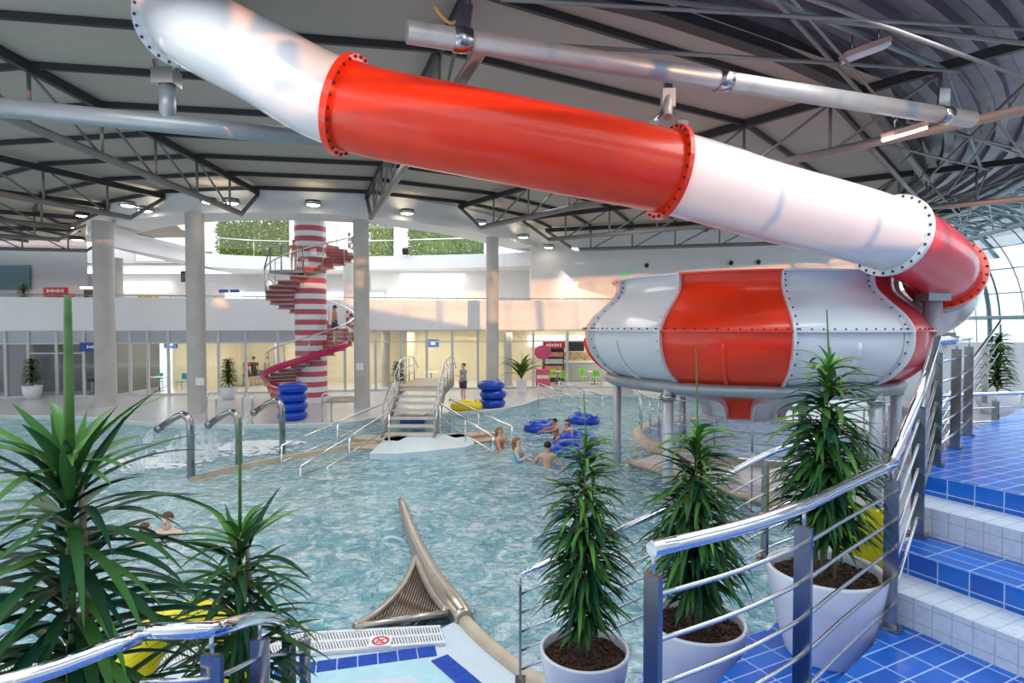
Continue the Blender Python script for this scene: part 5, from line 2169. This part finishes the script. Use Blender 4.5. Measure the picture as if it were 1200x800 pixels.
def chair_proto(m_, label):
    t = thing('cafe_chair', label, 'chair')
    s = MB()
    s.box((0, 0, .44), (.42, .42, .03))
    s.build('seat', m_, t)
    s = MB()
    s.bar((-.0, .21, .62), (-.0, .23, .88), .40, .02)
    s.add([(-.2, .2, .55), (.2, .2, .55), (.2, .24, .88), (-.2, .24, .88), (-.2, .22, .55), (.2, .22, .55), (.2, .26, .88), (-.2, .26, .88)],
          [(0, 1, 2, 3), (7, 6, 5, 4), (0, 4, 5, 1), (3, 2, 6, 7), (0, 3, 7, 4), (1, 5, 6, 2)])
    s.build('backrest', m_, t)
    for dx in (-.18, .18):
        for dy in (-.18, .2):
            MB().tube([(dx, dy, 0), (dx * .95, dy * .95, .44)], .013, 6).build('leg', STEEL_D, t)
    return t


def table_proto(label, m_=None):
    t = thing('cafe_table', label, 'table')
    MB().box((0, 0, .74), (.8, .8, .03)).build('tabletop', m_ or TSTEEL, t)
    MB().tube([(0, 0, .02), (0, 0, .73)], .035, 8).build('column', STEEL_D, t)
    MB().lathe([(.26, 0), (.26, .015), (.03, .03)], 20).build('base', STEEL_D, t)
    return t


lime = chair_proto(GREENP, 'x')
teal = chair_proto(TEALP, 'x')
tabp = table_proto('x')
used_l = used_t = used_tb = False
zf = 0.0
for px, D, rz, lb in ((648, 35.3, 0, 'lime green chair at the left cafe table by the red cabinet'), (661, 35.0, pi, 'lime green chair with its back to the pool at the left cafe table'),
                      (684, 35.5, .3, 'lime green chair left of the right cafe table'), (698, 35.0, pi, 'lime green chair with its back to the pool at the right cafe table'),
                      (711, 35.4, -1.4, 'lime green chair right of the right cafe table')):
    p = at(px, 400, D)
    place(lime, used_l, V((p.x, D, zf)), rz, lb, 'lime green cafe chairs')
    used_l = True
for px, D, lb in ((654, 35.7, 'square cafe table among lime chairs, left of two'), (697, 35.7, 'square cafe table among lime chairs, right of two'),
                  (186, 31.8, 'square cafe table in the bright glazed room at left'), (250, 33.0, 'square cafe table behind the tall column'),
                  (285, 34.4, 'square cafe table behind the potted plant by the tower'), (505, 35.2, 'square cafe table in the room behind the bridge')):
    p = at(px, 400, D)
    place(tabp, used_tb, V((p.x, D, zf)), 0.0, lb, 'cafe tables')
    used_tb = True
for px, D, rz, lb in ((184, 32.6, .2, 'teal chair left of the table in the bright glazed room'), (212, 32.4, -.3, 'teal chair beside the tall column in the bright room'),
                      (305, 34.8, .4, 'teal chair left of the stair tower behind glass')):
    p = at(px, 400, D)
    place(teal, used_t, V((p.x, D, zf)), rz, lb, 'teal cafe chairs')
    used_t = True

# guests behind the glass left of the tower
guests = [(254, 'guest in a yellow top standing behind the glass beside the column', (.8, .6, .1), 33.4), (264, 'guest in a red top standing behind the glass beside the column', (.7, .1, .08), 33.8),
          (289, 'guest in a dark red coat standing behind the glass near the tower', (.35, .05, .07), 33.8), (297, 'guest in a dark coat standing behind the glass near the tower', (.08, .05, .06), 34.4),
          (312, 'guest in grey standing behind the glass at the tower steps', (.3, .3, .33), 34.3)]
for i, (px, lb, c, D) in enumerate(guests):
    p = at(px, 400, D)
    person(lb, (p.x, D, 0.0), i * 1.3, SKIN, (HAIRD, HAIRB)[i % 2], 1.7, shirt=mat('guest_shirt_%d' % i, c, .8), trunks=mat('guest_trousers', (.06, .06, .08), .8), group='guests behind the glass')

# drinks cabinet, counter, menu boards at the cafe
p = at(649, 400, 36.6)
cab = thing('drinks_cabinet', 'red glass fronted drinks cabinet in the cafe behind the lime chairs', 'cabinet', (p.x, 36.6, zf))
MB().box((p.x, 36.9, 1.05), (1.25, .6, 2.05)).build('body', BLACK, cab)
MB().box((p.x, 36.58, 2.3), (1.35, .62, .42)).build('header', COLARED, cab)
for i in range(4):
    MB().box((p.x, 36.58, .45 + i * .42), (1.1, .06, .3)).build('shelf_of_bottles', mat('bottle_row_%d' % (i % 2), ((.5, .5, .55), (.55, .25, .2))[i % 2], .4, 0, .5, 14), cab)
m = MB()
for i in range(6):
    m.box((p.x - .42 + i * .16, 36.26, 2.3), (.1, .012, .2 if i % 2 else .14))
m.build('lettering', SIGNW, cab)
p = at(636, 400, 34.4)
frz = thing('ice_cream_stand', 'pink ice cream freezer with round sign beside the tall palm', 'freezer', (p.x, 34.4, zf))
PINKM = mat('pink_panel', (.75, .10, .22), .4)
MB().box((p.x, 34.4, .5), (.8, .5, .95)).build('body', PINKM, frz)
MB().tube([(p.x, 34.4, .95), (p.x, 34.4, 1.7)], .04, 8).build('pole', STEEL_D, frz)
MB().ell((p.x, 34.4, 1.95), (.5, .06, .42), 20, 10).build('round_sign', PINKM, frz)
MB().box((p.x, 34.13, .55), (.7, .02, .2)).build('white_band', SIGNW, frz)
p = at(690, 400, 37.2)
ct = thing('cafe_counter', 'grey cafe counter with lit display behind the lime chairs', 'counter', (p.x, 37.2, zf))
MB().box((p.x + .8, 37.4, .6), (5.5, .5, 1.15)).build('front', mat('counter_grey', (.42, .43, .43), .5), ct)
MB().box((p.x + .8, 37.4, 1.2), (5.6, .6, .06)).build('worktop', TSTEEL, ct)
p = at(675, 400, 37.7)
scn = thing('display_screen', 'dark screen hanging over the cafe counter', 'screen', (p.x, 37.6, 2.2))
MB().box((p.x, 37.6, 2.2), (1.0, .06, .65)).build('frame', BLACK, scn)
m = MB()
m.box((p.x + .2, 37.8, 1.55), (1.9, .1, .5))
tag(m.build('bottle_display', mat('display_shelf', (.45, .32, .18), .5, 0, .7, 9), None, (p.x, 37.8, 1.3)), 'shelf with bottles behind the cafe counter', 'shelf')
m = MB()
for px, w_ in ((640, 2.3), (688, 2.2)):
    p = at(px, 400, 37.85)
    m.box((p.x, 38.05, 2.5), (w_, .05, .7))
struct(m.build('window_60', SKYW))

# blue reception sign at far left
p = fpx(107)
sg = thing('reception_sign', 'blue sign with white lettering above the door beside the leftmost column', 'sign', p + V((0, -.1, 2.2)))
MB().box(p + V((0.0, -.08, 2.45)), (.95, .05, .42), .12).build('plate', SIGNB, sg)
m = MB()
for i in range(7):
    m.box(p + V((-.12 + i * .085, -.12, 2.45)), (.06, .012, .10 if i % 3 else .15), .12)
m.build('lettering', SIGNW, sg)
# wall TV sets
for px, py, D, lb in ((200, 403, 31.0, 'small wall screen glowing blue in the bright glazed room at left'), (507, 402, 33.2, 'small screen with white shapes on the glazing behind the bridge')):
    p = at(px, py, D)
    tv = thing('wall_screen', lb, 'screen', p)
    MB().box(p, (.68, .07, .42)).build('frame', BLACK, tv)
    MB().box(p + V((0, -.04, 0)), (.62, .01, .36)).build('picture', TVM, tv)
    MB().box(p + V((.02, -.05, .02)), (.22, .01, .2)).build('bright_area', TVW, tv)
# dark stools at the left door
p = at(107, 400, 30.2)
for i, dx in enumerate((-.12, .18)):
    s = thing('stool', ['black and white stool inside the left door, left one', 'black and white stool inside the left door, right one'][i], 'stool', (p.x + dx, 30.4 + i * .3, zf))
    MB().box((p.x + dx, 30.4 + i * .3, .72), (.3, .3, .14)).build('seat', BLACK, s)
    MB().tube([(p.x + dx, 30.4 + i * .3, .02), (p.x + dx, 30.4 + i * .3, .66)], .05, 8).build('leg', WHITE2, s)
# row of white dots manifestation on the glass
# exit sign
p = at(733, 320, 34.0)
ex = thing('exit_sign', 'green emergency exit sign on the white wall left of the bowl', 'sign', p)
MB().box(p, (.42, .06, .2)).build('plate', EXITG, ex)
m = MB()
m.box(p + V((.08, -.035, 0)), (.12, .01, .1))
m.ell(p + V((-.08, -.035, .05)), (.025, .006, .025), 8, 5)
m.bar(p + V((-.08, -.035, .03)), p + V((-.1, -.035, -.07)), .03, .01)
m.build('pictogram', SIGNW, ex)
for px, py, lb in ((758, 311, 'small dark speaker on the white wall right of the exit sign'), (857, 308, 'small dark camera on the back wall above the bowl rim, left'), (889, 307, 'small dark camera on the back wall above the bowl rim, right')):
    p = at(px, py, 34.1)
    s = thing('wall_speaker', lb, 'speaker', p)
    MB().ell(p, (.12, .12, .14), 10, 8).build('body', BLACK, s)
    MB().bar(p, p + V((0, .15, .1)), .04, .04).build('bracket', BLACK, s)
for px, py, D, lb in ((247, 300, 36.2, 'black loudspeaker on the white band left of the tower'), (476, 295, 36.6, 'black loudspeaker on the white band above the bridge')):
    p = at(px, py, D)
    s = thing('loudspeaker', lb, 'speaker', p)
    MB().box(p + V((0, -.3, 0)), (.34, .3, .4), .3, M=Matrix.Rotation(.4, 3, 'X')).build('body', BLACK, s)
    MB().bar(p + V((0, -.3, 0)), p + V((0, .1, .0)), .05, .05).build('bracket', BLACK, s)

# ---- gallery level things
p = at(70, 345, 36)
fz = thing('drinks_cabinet', 'wide red topped drinks cabinet on the gallery at the far left', 'cabinet', (p.x, 36, 3.6))
MB().box((p.x, 36, 4.5), (1.4, .6, 1.8)).build('body', COLARED, fz)
MB().box((p.x, 35.68, 4.4), (1.2, .04, 1.4)).build('glass_door', mat('cooler_front', (.35, .42, .5), .3, 0, .5, 6), fz)
MB().box((p.x + .05, 35.66, 5.55), (1.45, .1, .42)).build('header', COLARED, fz)
m = MB()
for i in range(7):
    m.box((p.x - .42 + i * .15, 35.6, 5.55), (.1, .012, .13 if i % 2 else .2))
m.build('lettering', SIGNW, fz)
m = MB()
p0, p1 = at(103, 0, 39), at(182, 0, 39)
m.box(((p0.x + p1.x) / 2, 40.2, 6.05), (p1.x - p0.x, .1, .72))
struct(m.build('window_61', SKYW))
p = at(195, 345, 38)
cn = thing('gallery_counter', 'long pale counter with dark stripes on the gallery left of the tower', 'counter', (p.x, 38, 3.6))
MB().box((p.x + .3, 38.0, 4.3), (5.2, .8, 1.4)).build('front', mat('counter_pale', (.62, .60, .58), .5), cn)
for z in (4.5, 5.05):
    MB().box((p.x + .3, 37.58, z), (5.2, .03, .1)).build('stripe', GREYW, cn)
MB().box((p.x - .9, 37.7, 5.2), (1.2, .3, .3)).build('food_display', mat('food_warm', (.6, .4, .12), .5, 0, .5, 8), cn)
p = at(104, 345, 37)
kb = thing('gallery_kiosk', 'dark kiosk opening beside the leftmost column on the gallery', 'kiosk', (p.x, 38, 3.6))
MB().box((p.x, 38.0, 4.7), (1.6, .6, 2.2)).build('body', BLACK, kb)
MB().box((p.x, 37.6, 5.85), (1.7, .3, .1)).build('lamp_strip', LAMPW, kb)
MB().box((p.x - .1, 37.5, 4.9), (.35, .2, 1.0)).build('cup_tower', BROWNW, kb)
p = at(70, 300, 39)
m = MB()
for z in (5.0, 5.9, 6.6):
    pass
for i, px in enumerate((262, 275)):
    p = at(px, 341, 39.0)
    sg = thing('direction_sign', ['blue direction sign on the gallery, left of two', 'blue direction sign on the gallery, right of two'][i], 'sign', p)
    MB().box(p, (.6, .05, .2)).build('plate', SIGNB, sg)
    MB().tube([p + V((0.3 - i * .6, .05, -.3)), p + V((.3 - i * .6, .05, .15))], .03, 6).build('pole', WHITE2, sg)
p = at(217, 324, 38.5)
m = MB()
m.box(p, (.4, .3, .7))
tag(m.build('wall_panel', BLACK, None, p), 'small black upright panel on the gallery behind the second column', 'panel')
# recess door on the gallery right of the tower
p = at(441, 341, 37.9)
d = MB()
for a_, b_ in (((-.55, 0), (-.55, 2.1)), ((.55, 0), (.55, 2.1)), ((-.55, 2.1), (.55, 2.1))):
    d.bar((p.x + a_[0], 37.9, 3.6 + a_[1]), (p.x + b_[0], 37.9, 3.6 + b_[1]), .07, .07)
do = struct(d.build('door_1', FRAME))
MB().box((p.x, 37.95, 4.65), (1.05, .04, 2.05)).build('leaf_panel', WHITE2, do)
do2 = struct(MB().box((at(270, 0, 40.3).x, 40.3, 4.7), (1.2, .06, 2.1)).build('door_2', SKYW))
do3 = struct(MB().box((at(297, 0, 40.3).x, 40.3, 4.7), (1.6, .06, 2.1)).build('door_3', mat('lit_doorway', (.7, .78, .85), .4, emit=(.8, .9, 1), estr=.6)))
struct(MB().box((at(395, 0, 40.2).x, 40.3, 5.0), (1.8, .06, 1.4)).build('window_62', SKYW))

# ================================================================== lamps
def downlight(px, py, label, D=None):
    p = on(px, py, ZR0) if D is None else at(px, py, D)
    t = thing('downlight', label, 'ceiling light', p, 'downlights of the ring beam')
    MB().lathe([(.30, 0.16), (.34, .0), (.28, -.02), (.24, .06)], 20, p).build('housing', BLACK if px < 110 else STEEL_D, t)
    MB().ell(p + V((0, 0, .0)), (.25, .25, .05), 16, 6).build('lamp_disc', LAMP, t)


dl = [(97, 253, 26.5), (79, 266, 27.5), (91, 281, 29), (150, 241, 23.8), (170, 247, 24.2), (245, 237, 23.0), (271, 238, 23.0), (367, 240, 23.3), (477, 250, 25.1), (563, 262, 27.5), (613, 278, 31.5), (643, 290, 33.4)]
dlab = ['hanging lamp topmost of three left of the leftmost column', 'hanging lamp middle of three left of the leftmost column', 'hanging lamp lowest of three left of the leftmost column',
        'lamp on the ring beam at the truss tip above the left columns', 'lamp on the ring beam just right of the left truss tip', 'lamp on the ring beam left of the corner truss tip',
        'lamp on the ring beam right behind the corner truss tip', 'bright lamp on the ring beam above the striped tower', 'bright lamp on the ring beam right of the central truss',
        'lamp at the tip of the truss right of centre', 'lamp on the ring beam right of the warm lit column', 'lamp at the right end of the ring beam over the white wall']
for (px, py, D), lb in zip(dl, dlab):
    downlight(px, py, lb, D)


def fluo(px0, py0, px1, py1, D0, D1, label, lit):
    a_, b_ = at(px0, py0, D0), at(px1, py1, D1)
    t = thing('strip_light', label, 'ceiling light', a_)
    MB().bar(a_ + V((0, 0, .08)), b_ + V((0, 0, .08)), .26, .1).build('housing', mat('lamp_housing', (.6, .35, .3), .5), t)
    MB().bar(a_, b_, .22, .06).build('tube', LAMP if lit else WHITE2, t)
    for q in (a_.lerp(b_, .2), a_.lerp(b_, .8)):
        MB().tube([q + V((0, 0, .1)), q + V((0, 0, .5))], .015, 5).build('hanger', STEEL_D, t)


fluo(1040, 163, 1080, 151, 11.6, 12.1, 'lit strip lamp under the corrugated roof at upper right', True)
fluo(988, 72, 1040, 53, 11.2, 11.2, 'unlit white strip lamp under the corrugated roof near the top right', False)
# orange cable clips on the centre truss
tag(MB().tube(spline([at(510, 8, 8.9), at(517, 18, 8.9), at(528, 27, 8.9), at(540, 22, 8.95)], 5), .025, 6).build('yellow_strap', mat('strap_yellow', (.75, .45, .12), .5), None, at(510, 8, 8.9)), 'yellow strap hanging at the top of the central truss', 'strap')

# ================================================================== LIGHT
wd = bpy.data.worlds.new('world')
SC.world = wd
wd.use_nodes = True
bg = wd.node_tree.nodes['Background']
bg.inputs[0].default_value = (0.86, 0.93, 1.0, 1)
bg.inputs[1].default_value = 1.7


def area(name, loc, size, power, col_, rot=(0, 0, 0), sy=None):
    l = bpy.data.lights.new(name, 'AREA')
    l.energy = power
    l.color = col_
    l.size = size
    if sy:
        l.shape = 'RECTANGLE'
        l.size_y = sy
    o = bpy.data.objects.new(name, l)
    COL.objects.link(o)
    o.location = loc
    o.rotation_euler = rot
    return o


sun_d = bpy.data.lights.new('low_sun', 'SUN')
sun_d.energy = 2.7
sun_d.color = (1.0, 0.40, 0.14)
sun_d.angle = R(0.8)
sun = bpy.data.objects.new('low_sun', sun_d)
COL.objects.link(sun)
dirv = V((-0.45, 0.88, -0.075)).normalized()
sun.rotation_euler = dirv.to_track_quat('-Z', 'Y').to_euler()
# added fill lights below the roof, not real fixtures
for i, (x, y) in enumerate(((-14, 14), (-3, 14), (4, 16), (-6, 6), (6, 8), (3, 24))):
    area('hall_fill', (x, y, 8.2), 4.0, 215, (1.0, .97, .93))
# rooms
for px in (60, 170, 300, 400, 500, 600, 720, 820):
    p = fpx(min(px, 890))
    area('room_lamp', (p.x, p.y + 2.6, 3.1), 2.5, 75 if px > 120 else 12, (1.0, .90, .70))
for x in (-30, -22, -13, -5):
    area('gallery_lamp', (x, 36.5, 6.8), 4, 80, (1, .97, .92))
for x in (-10, -5, 0):
    area('upper_lamp', (x, 37.4, 10.6), 3, 90, (1, .98, .95))
# wall washer spot that makes the bright patch on the white wall
sl = bpy.data.lights.new('wall_washer', 'SPOT')
sl.energy = 300
sl.color = (1, .95, .85)
sl.spot_size = R(70)
sl.spot_blend = .9
so = bpy.data.objects.new('wall_washer', sl)
COL.objects.link(so)
so.location = (3.3, 32.3, 7.9)
so.rotation_euler = V((0.5, 1.6, -2.4)).to_track_quat('-Z', 'Y').to_euler()

SC.view_settings.view_transform = 'Standard'
SC.view_settings.look = 'None'
SC.view_settings.exposure = 0.33
SC.cycles.max_bounces = 8
SC.cycles.transparent_max_bounces = 16
SC.cycles.use_denoising = True
SC.cycles.sample_clamp_indirect = 6
